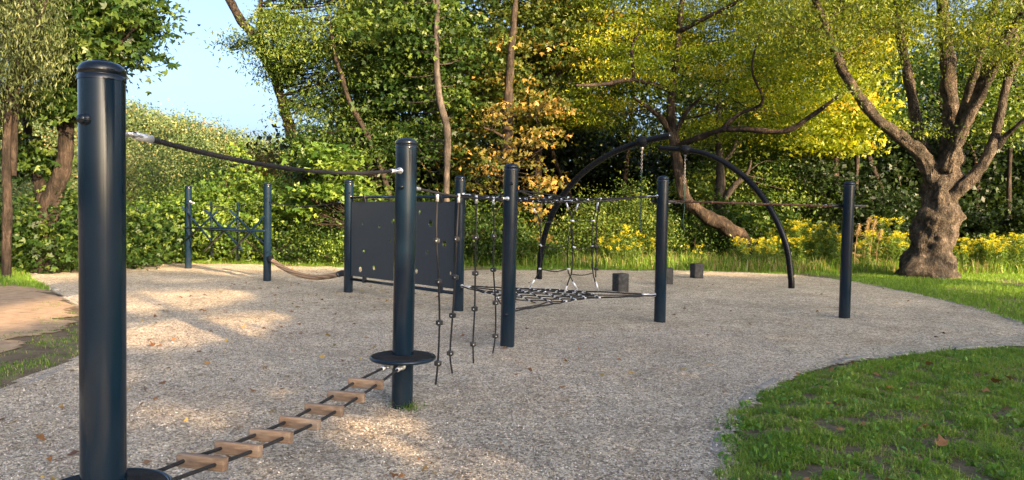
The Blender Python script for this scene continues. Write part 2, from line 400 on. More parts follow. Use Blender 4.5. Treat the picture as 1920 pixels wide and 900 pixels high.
struct(g.build('gravel_ground', GRAVEL, smooth=True))
# kerb stones along the edge, partly buried
k = MB(); seglen = 0.5
L = np.concatenate([[0], np.cumsum(np.hypot(*(np.roll(OUT, -1, 0) - OUT).T))])
cl = np.vstack([OUT, OUT[:1]])
def along(s): return np.array([np.interp(s, L, cl[:, 0]), np.interp(s, L, cl[:, 1])])
s_ = 0.0
while s_ < L[-1] - 0.1:
    a, b = along(s_ + 0.006), along(min(s_ + seglen - 0.006, L[-1]))
    c = (a + b) / 2; d = b - a; ln = np.hypot(*d)
    if ln > 0.05:
        Mz = Matrix.Rotation(math.atan2(d[1], d[0]) + random.uniform(-.015, .015), 3, 'Z') @ Matrix.Rotation(random.uniform(-.012, .012), 3, 'X')
        k.box((c[0], c[1], -0.078 + random.uniform(-.016, .006) + gz(*c)), ln, 0.085, 0.16, Mz, 0.012, random.random())
    s_ += seglen
struct(k.build('kerb', KERB))

# sandy trodden path on the left, outside the kerb
pp = [(-60, 535), (20, 530), (90, 545), (130, 580), (120, 610), (60, 640), (0, 660), (-120, 690), (-300, 640), (-300, 560)]
po = catmull([tuple(gp(*p, z=0.012)) for p in pp], 5, True)[:, :2]
bxs = np.arange(po[:, 0].min(), po[:, 0].max(), 0.05); bys = np.arange(po[:, 1].min(), po[:, 1].max(), 0.05)
X, Y = np.meshgrid(bxs, bys); P = np.stack([X.ravel(), Y.ravel()], 1)
e = sdist(P, po); sg = sdist(P)
jit = np.array([0.35 * mnoise.fractal(Vector((a * 1.5, b * 1.5, 9)), .8, 2, 5) for a, b in P])
nx, ny = len(bxs), len(bys); ii = (np.arange(ny - 1)[:, None] * nx + np.arange(nx - 1)[None, :]).ravel()
keep = (e + jit)[ii] > 0.05
keep &= (sg[ii] < -0.10)
Zp = ground_z(P[:, 0], P[:, 1], sg) + np.array([hz(a, b) for a, b in P]) * np.clip(-sg / 2, 0, 1) + 0.012
q = np.stack([ii, ii + 1, ii + nx + 1, ii + nx], 1)[keep]; used, inv = np.unique(q, return_inverse=True)
struct(MB().add(np.column_stack([P, Zp])[used], inv.reshape(-1, 4)).build('path', SAND, smooth=True))

# ------------------------------------------------------------------ leaves
def unit(v): return v / np.maximum(np.linalg.norm(v, axis=1, keepdims=True), 1e-9)
def leaves(mb, C, size, aspect=0.55, upb=0.6, droop=0.3, tint=None, lobes=1, rng=RNG, sv=0.35):
    """leaf blades at the points C; each a folded rhombus, or three rhombi for a lobed leaf"""
    n = len(C); 
    if n == 0: return
    nrm = unit(rng.normal(size=(n, 3)) * 0.75 + np.array([0, 0, upb]))
    d = rng.normal(size=(n, 3)) + np.array([0, 0, -droop * 2]); d = unit(d - nrm * np.sum(d * nrm, 1, keepdims=True))
    s = np.cross(nrm, d)
    Lh = size * (1 + sv * rng.uniform(-1, 1, n))[:, None]
    if tint is None: tint = rng.random(n)
    angs = [0] if lobes == 1 else [0, 0.95, -0.95]
    for a in angs:
        dd = d * cos(a) + s * sin(a); ss = np.cross(nrm, dd)
        l_ = Lh * (1 if a == 0 else 0.8); wd = l_ * aspect * 0.5; fo = nrm * l_ * 0.10
        V = np.stack([C, C + dd * l_ * .5 + ss * wd + fo, C + dd * l_, C + dd * l_ * .5 - ss * wd + fo], 1).reshape(-1, 3)
        mb.add(V, np.arange(4 * n).reshape(-1, 4), None, np.repeat(tint, 4))

def blob_pts(blobs, n, rng, shell=0.45, low=None):
    """clump centres in a union of ellipsoids (centre, radii)"""
    vol = np.array([b[1][0] * b[1][1] * b[1][2] for b in blobs]) ** 0.8; vol = vol / vol.sum()
    which = rng.choice(len(blobs), n, p=vol)
    c = np.array([b[0] for b in blobs], float)[which]; r = np.array([b[1] for b in blobs], float)[which]
    u = unit(rng.normal(size=(n, 3))) * (rng.random(n) ** shell)[:, None]
    p = c + u * r
    if low is not None: p = p[p[:, 2] > low]
    return p

def crown(blobs, nclump, k, size, rng, spread=0.35, flat=0.45, lobes=1, aspect=0.55, droop=0.3, keep=None, shell=0.45, low=0.1, tb=(0.0, 1.0), upb=0.6, gap=0.15, sv=0.4):
    mb = MB(); C = blob_pts(blobs, nclump, rng, shell, low)
    f = np.array([mnoise.noise(Vector(p) * 0.55 + Vector((7, 1, 3))) for p in C])
    C = C[f > -0.5 + gap]
    m = len(C)
    sc = spread * rng.uniform(0.6, 1.5, (m, 1, 1))
    off = rng.normal(size=(m, k, 3)) * sc * np.array([1, 1, flat])
    # sprays hang outward
    off[:, :, 2] -= 0.25 * np.hypot(off[:, :, 0], off[:, :, 1])
    Pn = (C[:, None, :] + off).reshape(-1, 3)
    ct = np.clip(rng.normal(0.48, 0.26, (m, 1)) + rng.normal(0, 0.12, (m, k)), 0, 1) * (tb[1] - tb[0]) + tb[0]
    ok = Pn[:, 2] > 0.03
    if keep is not None: ok &= keep(Pn)
    leaves(mb, Pn[ok], size, aspect, upb, droop, ct.ravel()[ok], lobes, rng, sv)
    return mb, C

def trunk_tube(mb, P, R, seg=12, n=8, rough=0.06, rng=RNG, fs=2.0):
    C = catmull([tuple(p) for p in P], n); m = len(C)
    rr = np.interp(np.linspace(0, len(R) - 1, m), np.arange(len(R)), R)
    n0 = mb.n; mb.tube(C, rr, seg)
    V = mb.v[-1]; body = m * seg
    cen = np.repeat(C, seg, 0); dv = V[:body] - cen
    a = np.array([mnoise.fractal(Vector(v) * fs, 1.0, 2.0, 4) for v in V[:body]])
    V[:body] = cen + dv * (1 + rough * 4 * a[:, None])
    return C, rr

def twigs(mb, limbs, C, rng, n=60, r=0.012, seg=4):
    """thin twigs from the nearest limb out to some clumps"""
    if len(C) == 0: return
    A = np.vstack(limbs); pick = C[rng.choice(len(C), min(n, len(C)), replace=False)]
    for p in pick:
        d = np.linalg.norm((A - p) * np.array([1, 1, 1.4]) + np.array([0, 0, 0.8]), axis=1); a = A[np.argmin(d)]
        L_ = np.linalg.norm(p - a)
        if L_ > 5 or L_ < 0.3: continue
        mid = (a + p) / 2 + np.array([0, 0, -0.06 * L_]) + rng.normal(size=3) * 0.07 * L_
        cc = catmull([a, mid, p], 3)
        mb.tube(cc, np.linspace(r * (0.6 + 0.5 * L_), r * 0.35, len(cc)), seg, cap=False)

def tree(name, label, limbs, blobs, lm, bark, nclump, k, size, seed, cat='tree', group=None, base=None, seg=12, rough=0.06, ntw=80, fs=2.0, tw=0.012, **kw):
    rng = np.random.default_rng(seed); b0 = Vector(limbs[0][0][0]) if base is None else base
    t = thing(name, (b0.x, b0.y, 0), label, cat, group)
    mb = MB(); cl_ = []
    if limbs[0][0][0][2] > -.1: limbs = [([(limbs[0][0][0][0], limbs[0][0][0][1], -.15)] + list(limbs[0][0]), [limbs[0][1][0] * 1.12] + list(limbs[0][1]))] + limbs[1:]
    for Pl, Rl in limbs:
        c_, _ = trunk_tube(mb, Pl, Rl, seg if max(Rl) > 0.12 else 8, 8, rough, rng, fs); cl_.append(c_)
    cm, C = crown(blobs, nclump, k, size, rng, **kw)
    twigs(mb, cl_, C, rng, ntw, tw)
    mb.build('trunk', bark, t, smooth=True)
    cm.build('crown', lm, t)
    return t

def B(x, y, Y, rx, ry, rd):
    """ellipsoid of foliage: centre seen at x, y in the photograph's pixels at distance Y; half sizes in pixels at that distance, depth in metres"""
    p = at(x, y, Y); s = Y / F
    return (tuple(p), (rx * s, rd, ry * s))
def Pt(x, y, Y): return tuple(at(x, y, Y))
def R(Y, *px): return [p * Y / F / 2 for p in px]

# --- big gnarled tree on the right
Yb = 19.4
gnb = [Pt(1738, 532, Yb), Pt(1735, 505, Yb), Pt(1745, 465, Yb), Pt(1752, 425, Yb), Pt(1758, 385, Yb), Pt(1762, 350, Yb), Pt(1775, 318, Yb), Pt(1785, 285, Yb)]
limbs = [
    (gnb, R(Yb, 106, 84, 70, 66, 64, 58, 46, 38)),
    ([Pt(1756, 360, Yb), Pt(1735, 300, Yb - .2), Pt(1695, 262, Yb - .4), Pt(1640, 218, Yb - .8), Pt(1590, 150, Yb - 1.2), Pt(1562, 90, Yb - 1.5), Pt(1540, 30, Yb - 1.7), Pt(1515, -40, Yb - 2), Pt(1495, -120, Yb - 2)], R(Yb, 36, 28, 23, 19, 17, 15, 12, 10, 6)),
    ([Pt(1750, 340, Yb + .2), Pt(1735, 290, Yb + .3), Pt(1720, 240, Yb + .4), Pt(1708, 170, Yb + .5), Pt(1692, 90, Yb + .6), Pt(1680, 10, Yb + .8), Pt(1668, -90, Yb + 1)], R(Yb, 25, 23, 20, 18, 17, 15, 11)),
    ([Pt(1780, 300, Yb), Pt(1783, 250, Yb), Pt(1780, 190, Yb), Pt(1778, 120, Yb), Pt(1770, 50, Yb + .2), Pt(1765, -30, Yb + .3), Pt(1760, -120, Yb + .5)], R(Yb, 38, 30, 26, 25, 22, 19, 13)),
    ([Pt(1785, 290, Yb - .1), Pt(1800, 235, Yb - .4), Pt(1815, 180, Yb - .6), Pt(1835, 110, Yb - .9), Pt(1850, 60, Yb - 1.1), Pt(1872, -20, Yb - 1.4)], R(Yb, 22, 20, 17, 14, 12, 8)),
    ([Pt(1784, 295, Yb - .2), Pt(1806, 240, Yb - .6), Pt(1832, 180, Yb - 1), Pt(1862, 110, Yb - 1.5), Pt(1900, 50, Yb - 2), Pt(1960, 0, Yb - 2.6)], R(Yb, 24, 21, 18, 16, 14, 9)),
    ([Pt(1770, 320, Yb - .3), Pt(1800, 250, Yb - .7), Pt(1838, 180, Yb - 1.1), Pt(1868, 120, Yb - 1.5), Pt(1890, 70, Yb - 1.8), Pt(1925, 0, Yb - 2.2)], R(Yb, 26, 19, 16, 14, 12, 8)),
    ([Pt(1765, 385, Yb - .1), Pt(1800, 355, Yb - .4), Pt(1840, 312, Yb - .6), Pt(1864, 265, Yb - .7), Pt(1880, 190, Yb - .8), Pt(1896, 110, Yb - .9), Pt(1912, 20, Yb - 1), Pt(1925, -80, Yb - 1)], R(Yb, 34, 22, 18, 16, 15, 14, 12, 8)),
    ([Pt(1868, 275, Yb - .7), Pt(1885, 255, Yb - .9), Pt(1908, 235, Yb - 1.2), Pt(1950, 200, Yb - 1.6)], R(Yb, 15, 11, 8, 5)),
    ([Pt(1893, 140, Yb - .9), Pt(1915, 95, Yb - 1.2), Pt(1945, 40, Yb - 1.6)], R(Yb, 14, 11, 8)),
    ([Pt(1590, 150, Yb - 1.2), Pt(1570, 110, Yb - .8), Pt(1568, 60, Yb - .6), Pt(1566, 10, Yb - .4)], R(Yb, 9, 8, 7, 5)),
]
blobs = [B(1500, 20, 17.5, 110, 60, 2.0), B(1600, -30, 18, 130, 75, 2.5), B(1720, -20, 19, 120, 70, 2.5), B(1850, 10, 17.5, 120, 60, 2.2), B(1790, 75, 17.6, 60, 26, 1.2),
         B(1905, 90, 17, 60, 45, 1.5), B(1640, 100, 18.5, 60, 30, 1.2), B(1560, 60, 18, 60, 40, 1.5), B(1760, -160, 19, 320, 130, 5), B(1890, 270, 18.6, 30, 16, .8), B(1715, 240, 18.8, 24, 25, .5), B(1600, 170, 18, 40, 18, .8), B(1680, 40, 18, 90, 40, 1.2), B(1850, 60, 17, 80, 40, 1.0), B(1530, 70, 17.6, 60, 50, 1.2), B(1740, 70, 17.8, 60, 22, .8)]
big = tree('gnarled_tree', 'big gnarled tree with lumpy trunk and many spreading limbs on the grass at right', limbs, blobs, L_FEATHER, BARK_BIG, 860, 84, 0.088, 11,
           seg=64, rough=0.085, ntw=420, fs=2.2, aspect=0.34, droop=0.6, spread=0.38, flat=0.15, gap=0.15, shell=0.6, tw=0.008)
# burls and a flared root foot on the big trunk: extra lumps in the same mesh
tr = [c for c in big.children if c.name.startswith('trunk')][0]
me = tr.data; co = np.empty(len(me.vertices) * 3, np.float32); me.vertices.foreach_get('co', co); co = co.reshape(-1, 3)
lum = [(1712, 500, .30, .22), (1770, 505, .30, .2), (1795, 408, .24, .28), (1775, 400, .25, .18), (1728, 455, .25, .14), (1782, 300, .28, .26), (1765, 480, .28, .2), (1735, 420, .2, .1), (1790, 330, .2, .16), (1700, 520, .3, .2), (1740, 520, .4, .15), (1748, 340, .2, .12)]
axis = np.array(gnb)
for (lx, ly, rad, amp) in lum:
    c = np.array(Pt(lx, ly, Yb - 0.25)); d = np.linalg.norm(co - c, axis=1)
    ax = np.stack([np.interp(co[:, 2], axis[:, 2], axis[:, 0]), np.interp(co[:, 2], axis[:, 2], axis[:, 1]), co[:, 2]], 1)
    dirv = co - ax; ln = np.linalg.norm(dirv, axis=1, keepdims=True); dirv = dirv / np.maximum(ln, 1e-6)
    wgt = np.exp(-(d / rad) ** 2)[:, None] * (ln < 0.9)
    co += (dirv * wgt * amp * 0.6).astype(np.float32)
ln_ = np.array([mnoise.fractal(Vector(v) * 7.0, 0.9, 2.1, 4) if (v[2] < 4.2) else 0 for v in co])
ax = np.stack([np.interp(co[:, 2], axis[:, 2], axis[:, 0]), np.interp(co[:, 2], axis[:, 2], axis[:, 1]), co[:, 2]], 1)
dirv = co - ax; ln = np.linalg.norm(dirv, axis=1, keepdims=True)
co += (dirv / np.maximum(ln, 1e-6) * (ln < 0.95) * ln_[:, None] * 0.065).astype(np.float32)
me.vertices.foreach_set('co', co.ravel()); me.update()

# --- centre tree with leaning lit trunk and yellow green crown
Yc = 22.5
limbs = [
    ([Pt(1420, 505, Yc + 1), Pt(1398, 458, Yc + .8), Pt(1362, 426, Yc + .5), Pt(1318, 402, Yc + .2), Pt(1285, 370, Yc), Pt(1272, 320, Yc), Pt(1262, 250, Yc), Pt(1258, 200, Yc), Pt(1268, 120, Yc), Pt(1275, 40, Yc), Pt(1290, -80, Yc)], R(Yc, 40, 36, 28, 24, 22, 19, 17, 15, 13, 11, 7)),
    ([Pt(1262, 262, Yc), Pt(1240, 222, Yc - .4), Pt(1205, 195, Yc - 1), Pt(1188, 182, Yc - 1.4)], R(Yc, 12, 9, 7, 4)),
    ([Pt(1265, 250, Yc), Pt(1295, 200, Yc - .3), Pt(1330, 175, Yc - .6), Pt(1345, 150, Yc - .8)], R(Yc, 10, 7, 5, 3)),
    ([Pt(1270, 275, Yc), Pt(1300, 262, Yc - .8), Pt(1350, 245, Yc - 1.6), Pt(1400, 243, Yc - 2.2), Pt(1470, 246, Yc - 2.8), Pt(1520, 218, Yc - 3.2), Pt(1575, 178, Yc - 3.6)], R(Yc, 14, 11, 11, 10, 9, 8, 5)),
    ([Pt(1350, 245, Yc - 1.6), Pt(1385, 215, Yc - 1.9), Pt(1430, 190, Yc - 2.3), Pt(1410, 130, Yc - 2.5), Pt(1425, 60, Yc - 2.8)], R(Yc, 9, 7, 5, 4, 2.5)),
    ([Pt(1285, 190, Yc), Pt(1340, 200, Yc - .9), Pt(1320, 215, Yc - 1), Pt(1275, 225, Yc)], R(Yc, 3, 3, 3, 3)),
    ([Pt(1272, 60, Yc), Pt(1320, 35, Yc - .7), Pt(1380, 5, Yc - 1.4), Pt(1440, -30, Yc - 2)], R(Yc, 10, 8, 6, 4)),
    ([Pt(1258, 170, Yc), Pt(1190, 150, Yc - 1), Pt(1130, 158, Yc - 1.8), Pt(1080, 160, Yc - 2.4)], R(Yc, 9, 8, 7, 4)),
    ([Pt(1190, 150, Yc - 1), Pt(1185, 90, Yc - 1), Pt(1200, 60, Yc - 1.1)], R(Yc, 8, 6, 4)),
]
blobs = [B(1180, 120, 22.0, 120, 80, 1.8), B(1330, 90, 23.2, 130, 90, 2.0), B(1440, 130, 21.6, 110, 95, 1.9), B(1380, 20, 24.5, 220, 90, 3), B(1170, 30, 24.0, 150, 80, 2.5),
         B(1120, 205, 23.0, 90, 45, 1.3), B(1500, 210, 22.5, 80, 60, 1.4), B(1320, 230, 24.0, 110, 40, 1.2), B(1550, 130, 24.0, 60, 90, 1.5), B(1300, -130, 24.5, 300, 130, 4), B(1240, 260, 24.8, 80, 30, 1)]
tree('leaning_tree', 'tree with curved leaning trunk and bright yellow green crown behind the arches', limbs, blobs, L_YELLOW, BARK_DARK, 1500, 100, 0.085, 21,
     seg=32, rough=0.085, ntw=150, fs=3.2, aspect=0.42, droop=0.35, spread=0.40, flat=0.13, gap=0.12, shell=0.6, tw=0.006)
# golden maple behind it
Yg = 26
limbs = [([Pt(1575, 520, Yg), Pt(1570, 400, Yg), Pt(1565, 300, Yg), Pt(1575, 150, Yg), Pt(1580, 0, Yg)], R(Yg, 22, 18, 15, 11, 6))]
blobs = [B(1560, 130, 25.5, 90, 110, 2), B(1500, 200, 25, 80, 50, 1.5), B(1600, 40, 26, 90, 70, 2), B(1540, 260, 25.5, 70, 30, 1.3), B(1600, 220, 25.5, 55, 55, 1.2), B(1560, -80, 26, 150, 90, 2.5)]
tree('golden_maple', 'golden yellow maple standing between the leaning tree and the big gnarled tree', limbs, blobs, L_GOLD, BARK_DARK, 520, 60, 0.115, 22, lobes=3, aspect=0.5, spread=0.42, flat=.16, gap=0.2)

# --- grey forked trunk behind the arch
Yf = 25
limbs = [([Pt(1348, 500, Yf), Pt(1348, 420, Yf), Pt(1350, 360, Yf), Pt(1350, 310, Yf), Pt(1346, 240, Yf), Pt(1352, 120, Yf)], R(Yf, 26, 22, 22, 14, 11, 7)),
         ([Pt(1352, 380, Yf), Pt(1375, 350, Yf - .3), Pt(1400, 325, Yf - .5), Pt(1408, 300, Yf - .8)], R(Yf, 15, 11, 8, 4)),
         ([Pt(1352, 310, Yf), Pt(1375, 280, Yf), Pt(1385, 230, Yf - .2)], R(Yf, 10, 7, 4))]
blobs = [B(1420, 330, 26.5, 90, 50, 1.5), B(1330, 340, 27.5, 80, 60, 1.5), B(1470, 380, 26, 90, 50, 1.5), B(1380, 250, 27, 120, 60, 2)]
tree('forked_tree', 'pale grey forked trunk seen through the right hand black arch', limbs, blobs, L_ASH, BARK_GREY, 380, 50, 0.12, 23, spread=0.42, flat=.18, gap=0.25, ntw=14, tw=.008)

# --- trunk with turning orange leaves in the middle
Yo = 22
limbs = [([Pt(952, 500, Yo), Pt(952, 400, Yo), Pt(951, 330, Yo), Pt(952, 250, Yo), Pt(953, 180, Yo), Pt(958, 100, Yo), Pt(965, 20, Yo), Pt(970, -80, Yo)], R(Yo, 30, 26, 24, 21, 18, 14, 11, 7)),
         ([Pt(946, 258, Yo), Pt(925, 246, Yo - .5), Pt(908, 240, Yo - .9)], R(Yo, 7, 5, 3)),
         ([Pt(955, 215, Yo), Pt(985, 220, Yo - .5), Pt(1005, 216, Yo - .8)], R(Yo, 6, 4, 2.5))]
blobs = [B(1010, 250, 21, 70, 22, .9), B(1015, 330, 20.9, 55, 20, .7), B(985, 290, 20.9, 38, 22, .6), B(920, 285, 21.2, 40, 26, .7), B(1010, 385, 21, 40, 22, .6), B(1005, 195, 21.2, 60, 20, 1.0), B(1012, 440, 21, 26, 24, .5), B(905, 330, 21.3, 26, 24, .5), B(930, 210, 21.3, 40, 22, .7)]
t_or = tree('autumn_tree', 'straight trunk with orange turning leaves behind the net', limbs, blobs, L_ORANGE, BARK, 62, 28, 0.105, 31, tb=(0.0, .9), lobes=3, aspect=0.5, seg=20, spread=0.34, flat=0.16, gap=0.1, shell=0.5)
# --- half-turned maple crown above it
limbs = [([Pt(1010, 500, 25), Pt(1008, 350, 25), Pt(1012, 200, 25), Pt(1030, 60, 25), Pt(1040, -60, 25)], R(25, 20, 17, 14, 11, 6)),
         ([Pt(1010, 260, 25), Pt(960, 180, 24), Pt(900, 120, 23.5)], R(25, 11, 8, 5)), ([Pt(1015, 180, 25), Pt(1070, 110, 24), Pt(1110, 60, 23.5)], R(25, 10, 7, 4))]
blobs = [B(930, 90, 24, 110, 90, 2.2), B(1040, 80, 24.5, 100, 90, 2.2), B(900, 200, 24, 70, 60, 1.5), B(1060, 190, 24, 80, 50, 1.5), B(980, -50, 25, 170, 80, 3), B(960, 170, 24.5, 90, 60, 1.5), B(860, 290, 24, 50, 60, 1.2)]
tree('half_turned_maple', 'tall green and bronze maple above the middle posts', limbs, blobs, L_MIXED, BARK_DARK, 900, 52, 0.115, 32, lobes=3, aspect=0.5, spread=0.42, flat=0.15, gap=0.32, ntw=150)

# --- bent grey trunk
Ye = 21
limbs = [([Pt(838, 500, Ye), Pt(838, 420, Ye), Pt(837, 345, Ye), Pt(839, 285, Ye), Pt(838, 240, Ye), Pt(826, 195, Ye), Pt(819, 140, Ye), Pt(818, 60, Ye), Pt(820, 15, Ye), Pt(818, -80, Ye)], R(Ye, 15, 13, 12, 13, 14, 14, 12, 11, 9, 5)),
         ([Pt(819, 20, Ye), Pt(813, 2, Ye), Pt(806, -40, Ye)], R(Ye, 7, 6, 4))]
blobs = [B(760, 60, 22, 90, 80, 1.8), B(840, 70, 23, 80, 80, 1.8), B(800, 180, 22.8, 80, 60, 1.3), B(790, -60, 23, 130, 80, 2.5), B(780, 270, 22.8, 70, 50, 1.2), B(740, 150, 22.5, 60, 50, 1.3)]
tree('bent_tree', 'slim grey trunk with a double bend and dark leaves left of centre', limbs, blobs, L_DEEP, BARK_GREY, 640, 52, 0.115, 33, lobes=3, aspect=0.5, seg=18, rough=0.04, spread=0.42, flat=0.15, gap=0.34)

# --- leaning ash by the sky gap
Ya = 24
limbs = [([Pt(600, 480, Ya), Pt(590, 400, Ya), Pt(568, 320, Ya), Pt(552, 270, Ya), Pt(532, 200, Ya), Pt(512, 140, Ya), Pt(480, 75, Ya), Pt(450, 35, Ya), Pt(425, -10, Ya), Pt(395, -70, Ya)], R(Ya, 30, 27, 24, 22, 19, 17, 18, 17, 14, 8)),
         ([Pt(487, 85, Ya), Pt(486, 55, Ya), Pt(488, 20, Ya), Pt(492, -40, Ya)], R(Ya, 12, 11, 9, 6))]
blobs = [B(560, 60, 23.5, 75, 90, 1.8), B(640, 80, 23.5, 85, 90, 2), B(540, 150, 23.3, 35, 40, .8), B(600, 180, 23.2, 70, 50, 1.3), B(452, 72, 23.5, 26, 18, .6), B(690, 170, 23.5, 60, 70, 1.5), B(590, -60, 24, 130, 60, 2.5), B(530, 110, 23.5, 30, 40, .9), B(515, 40, 23.5, 25, 35, .8), B(700, 40, 23.8, 70, 70, 1.8), B(525, 200, 23, 18, 25, .5)]
tree('leaning_ash', 'leaning ash with reddish trunk reaching up left into the blue sky', limbs, blobs, L_ASH, BARK, 1000, 62, 0.125, 41, aspect=0.32, seg=20, rough=0.06, spread=0.36, flat=0.24, droop=0.6, gap=0.2, ntw=200)
limbs = [([Pt(740, 420, 22), Pt(722, 340, 22), Pt(706, 300, 22), Pt(684, 245, 22), Pt(655, 190, 22), Pt(640, 140, 22), Pt(630, 110, 22), Pt(615, 30, 22)], R(22, 12, 11, 10, 10, 9, 8, 7, 4))]
blobs = [B(640, 260, 22.8, 90, 40, 1.2), B(720, 280, 22.8, 60, 60, 1.2), B(610, 300, 23, 60, 50, 1.2), B(680, 210, 23, 60, 40, 1.2)]
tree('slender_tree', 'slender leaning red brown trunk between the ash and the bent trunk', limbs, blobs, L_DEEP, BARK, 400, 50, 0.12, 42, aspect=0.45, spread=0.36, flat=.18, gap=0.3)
# young maple in front with large bright leaves
limbs = [([Pt(660, 500, 20.5), Pt(655, 420, 20.5), Pt(645, 340, 20.5), Pt(640, 280, 20.5)], R(20.5, 7, 6, 4, 3))]
blobs = [B(620, 300, 20.2, 42, 28, .7), B(600, 350, 20.2, 40, 16, .6), B(640, 350, 20.4, 45, 18, .7), B(590, 280, 20.6, 22, 14, .4), B(560, 385, 20.6, 30, 16, .5), B(655, 325, 20, 20, 10, .3)]
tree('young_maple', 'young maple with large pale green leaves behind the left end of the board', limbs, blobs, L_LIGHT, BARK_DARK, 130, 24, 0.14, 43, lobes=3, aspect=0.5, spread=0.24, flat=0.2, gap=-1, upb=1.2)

# --- left group
Yl = 17
limbs = [([Pt(88, 470, Yl), Pt(96, 385, Yl), Pt(118, 320, Yl), Pt(124, 270, Yl), Pt(128, 225, Yl), Pt(138, 150, Yl), Pt(148, 60, Yl), Pt(150, -60, Yl)], R(Yl, 50, 38, 28, 26, 20, 16, 12, 7)),
         ([Pt(92, 395, Yl), Pt(72, 340, Yl + .2), Pt(55, 280, Yl + .3), Pt(50, 200, Yl + .4), Pt(52, 60, Yl + .5), Pt(50, -60, Yl + .5)], R(Yl, 28, 20, 17, 14, 11, 7)),
         ([Pt(124, 260, Yl), Pt(100, 215, Yl - .2), Pt(85, 180, Yl - .3), Pt(80, 120, Yl - .4)], R(Yl, 14, 11, 8, 5)),
         ([Pt(128, 225, Yl), Pt(155, 190, Yl - .3), Pt(190, 130, Yl - .6), Pt(235, 70, Yl - .9), Pt(285, 30, Yl - 1)], R(Yl, 12, 9, 7, 5, 3))]
blobs = [B(180, 40, 16.6, 65, 62, 1.3), B(110, 90, 16.8, 70, 80, 1.4), B(240, 25, 16.3, 32, 40, .9), B(286, 85, 16.2, 10, 26, .3), B(262, 100, 16.2, 22, 10, .3), B(205, 100, 16.4, 30, 32, .7), B(90, 190, 16.5, 50, 40, 1), B(60, 0, 17, 100, 60, 2), B(150, -90, 17, 150, 80, 2.5), B(60, 290, 17.5, 45, 40, .9), B(240, 190, 17, 7, 10, .2), B(285, 5, 16.2, 18, 16, .4), B(135, 190, 16.6, 22, 25, .6)]
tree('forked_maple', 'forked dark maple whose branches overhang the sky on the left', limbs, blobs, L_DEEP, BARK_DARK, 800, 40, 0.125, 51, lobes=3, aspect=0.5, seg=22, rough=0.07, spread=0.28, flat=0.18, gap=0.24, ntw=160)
limbs = [([Pt(12, 480, 15), Pt(14, 380, 15), Pt(12, 300, 15), Pt(14, 220, 15), Pt(22, 150, 15), Pt(35, 60, 15), Pt(45, -40, 15)], R(15, 16, 15, 15, 14, 12, 10, 7)),
         ([Pt(20, 200, 15), Pt(50, 120, 14.8), Pt(70, 50, 14.7), Pt(95, -20, 14.6)], R(15, 12, 9, 7, 5)),
         ([Pt(24, 330, 15.2), Pt(28, 240, 15.3), Pt(35, 150, 15.4), Pt(60, 20, 15.4)], R(15, 14, 12, 10, 6))]
blobs = [B(30, 60, 14.6, 65, 75, 1.2), B(80, 40, 14.5, 45, 60, .9), B(20, 140, 14.6, 45, 45, .9), B(-40, 100, 15, 90, 120, 2), B(40, -60, 15, 120, 70, 2), B(70, 110, 14.5, 35, 40, .7)]
tree('willow_tree', 'narrow leaved willow at the far left edge with hanging grey green sprays', limbs, blobs, L_WILLOW, BARK_DARK, 520, 40, 0.10, 52, aspect=0.22, seg=18, rough=0.05, spread=0.24, flat=0.9, droop=1.6, upb=0.1, gap=0.1, ntw=160)

# --- bushes: each its own crown and stems
def bush(label, x, Y, w_, h_, lm, n, seed, size=0.09, lobes=1, aspect=0.5, dep=1.2, cat='bush', group=None, top=None, **kw):
    """x in photo pixels, Y distance in metres, w_ and h_ in metres"""
    p = at(x, 400, Y); rng = np.random.default_rng(seed)
    t = thing('bush', (p.x, Y, 0), label, cat, group)
    bl = []
    m = max(3, int(w_ / 0.8))
    for j in range(m):
        fx = (j + .5) / m - .5
        hh = h_ * (1 - 0.9 * fx * fx) * rng.uniform(.78, 1.05)
        bl.append(((p.x + fx * w_ * .85, Y + rng.uniform(-.3, .3), hh * .48), (w_ / m * .85 + .2, dep, hh * .5)))
    # a few shoots stand above the rest, so no two outlines match
    for _ in range(m * 3):
        sx_ = p.x + rng.uniform(-.5, .5) * w_; sh = h_ * rng.uniform(.75, 1.25); bl.append(((sx_, Y + rng.uniform(-.5, .5), sh * .72), (.16, .16, sh * .30)))
    cm, C = crown(bl, int(n * 1.15), 28, size * .82, rng, lobes=lobes, aspect=aspect, shell=0.5, low=0.05, spread=kw.pop('spread', .19), flat=.5, gap=kw.pop('gap', .2), sv=.6, **kw)
    st = MB()
    for j in range(m * 3):
        a = np.array([p.x + rng.uniform(-.35, .35) * w_, Y + rng.uniform(-.4, .4) * dep, 0.0]); b = C[rng.integers(len(C))]
        if np.linalg.norm(a - b) < h_ * 1.5: st.tube(catmull([a, (a + b) / 2 + rng.normal(size=3) * .08, b], 4), [.018] * 8 + [.008], 5, cap=False)
    if st.n: st.build('stems', BARK_DARK, t, smooth=True)
    cm.build('leaves', lm, t)
    return t
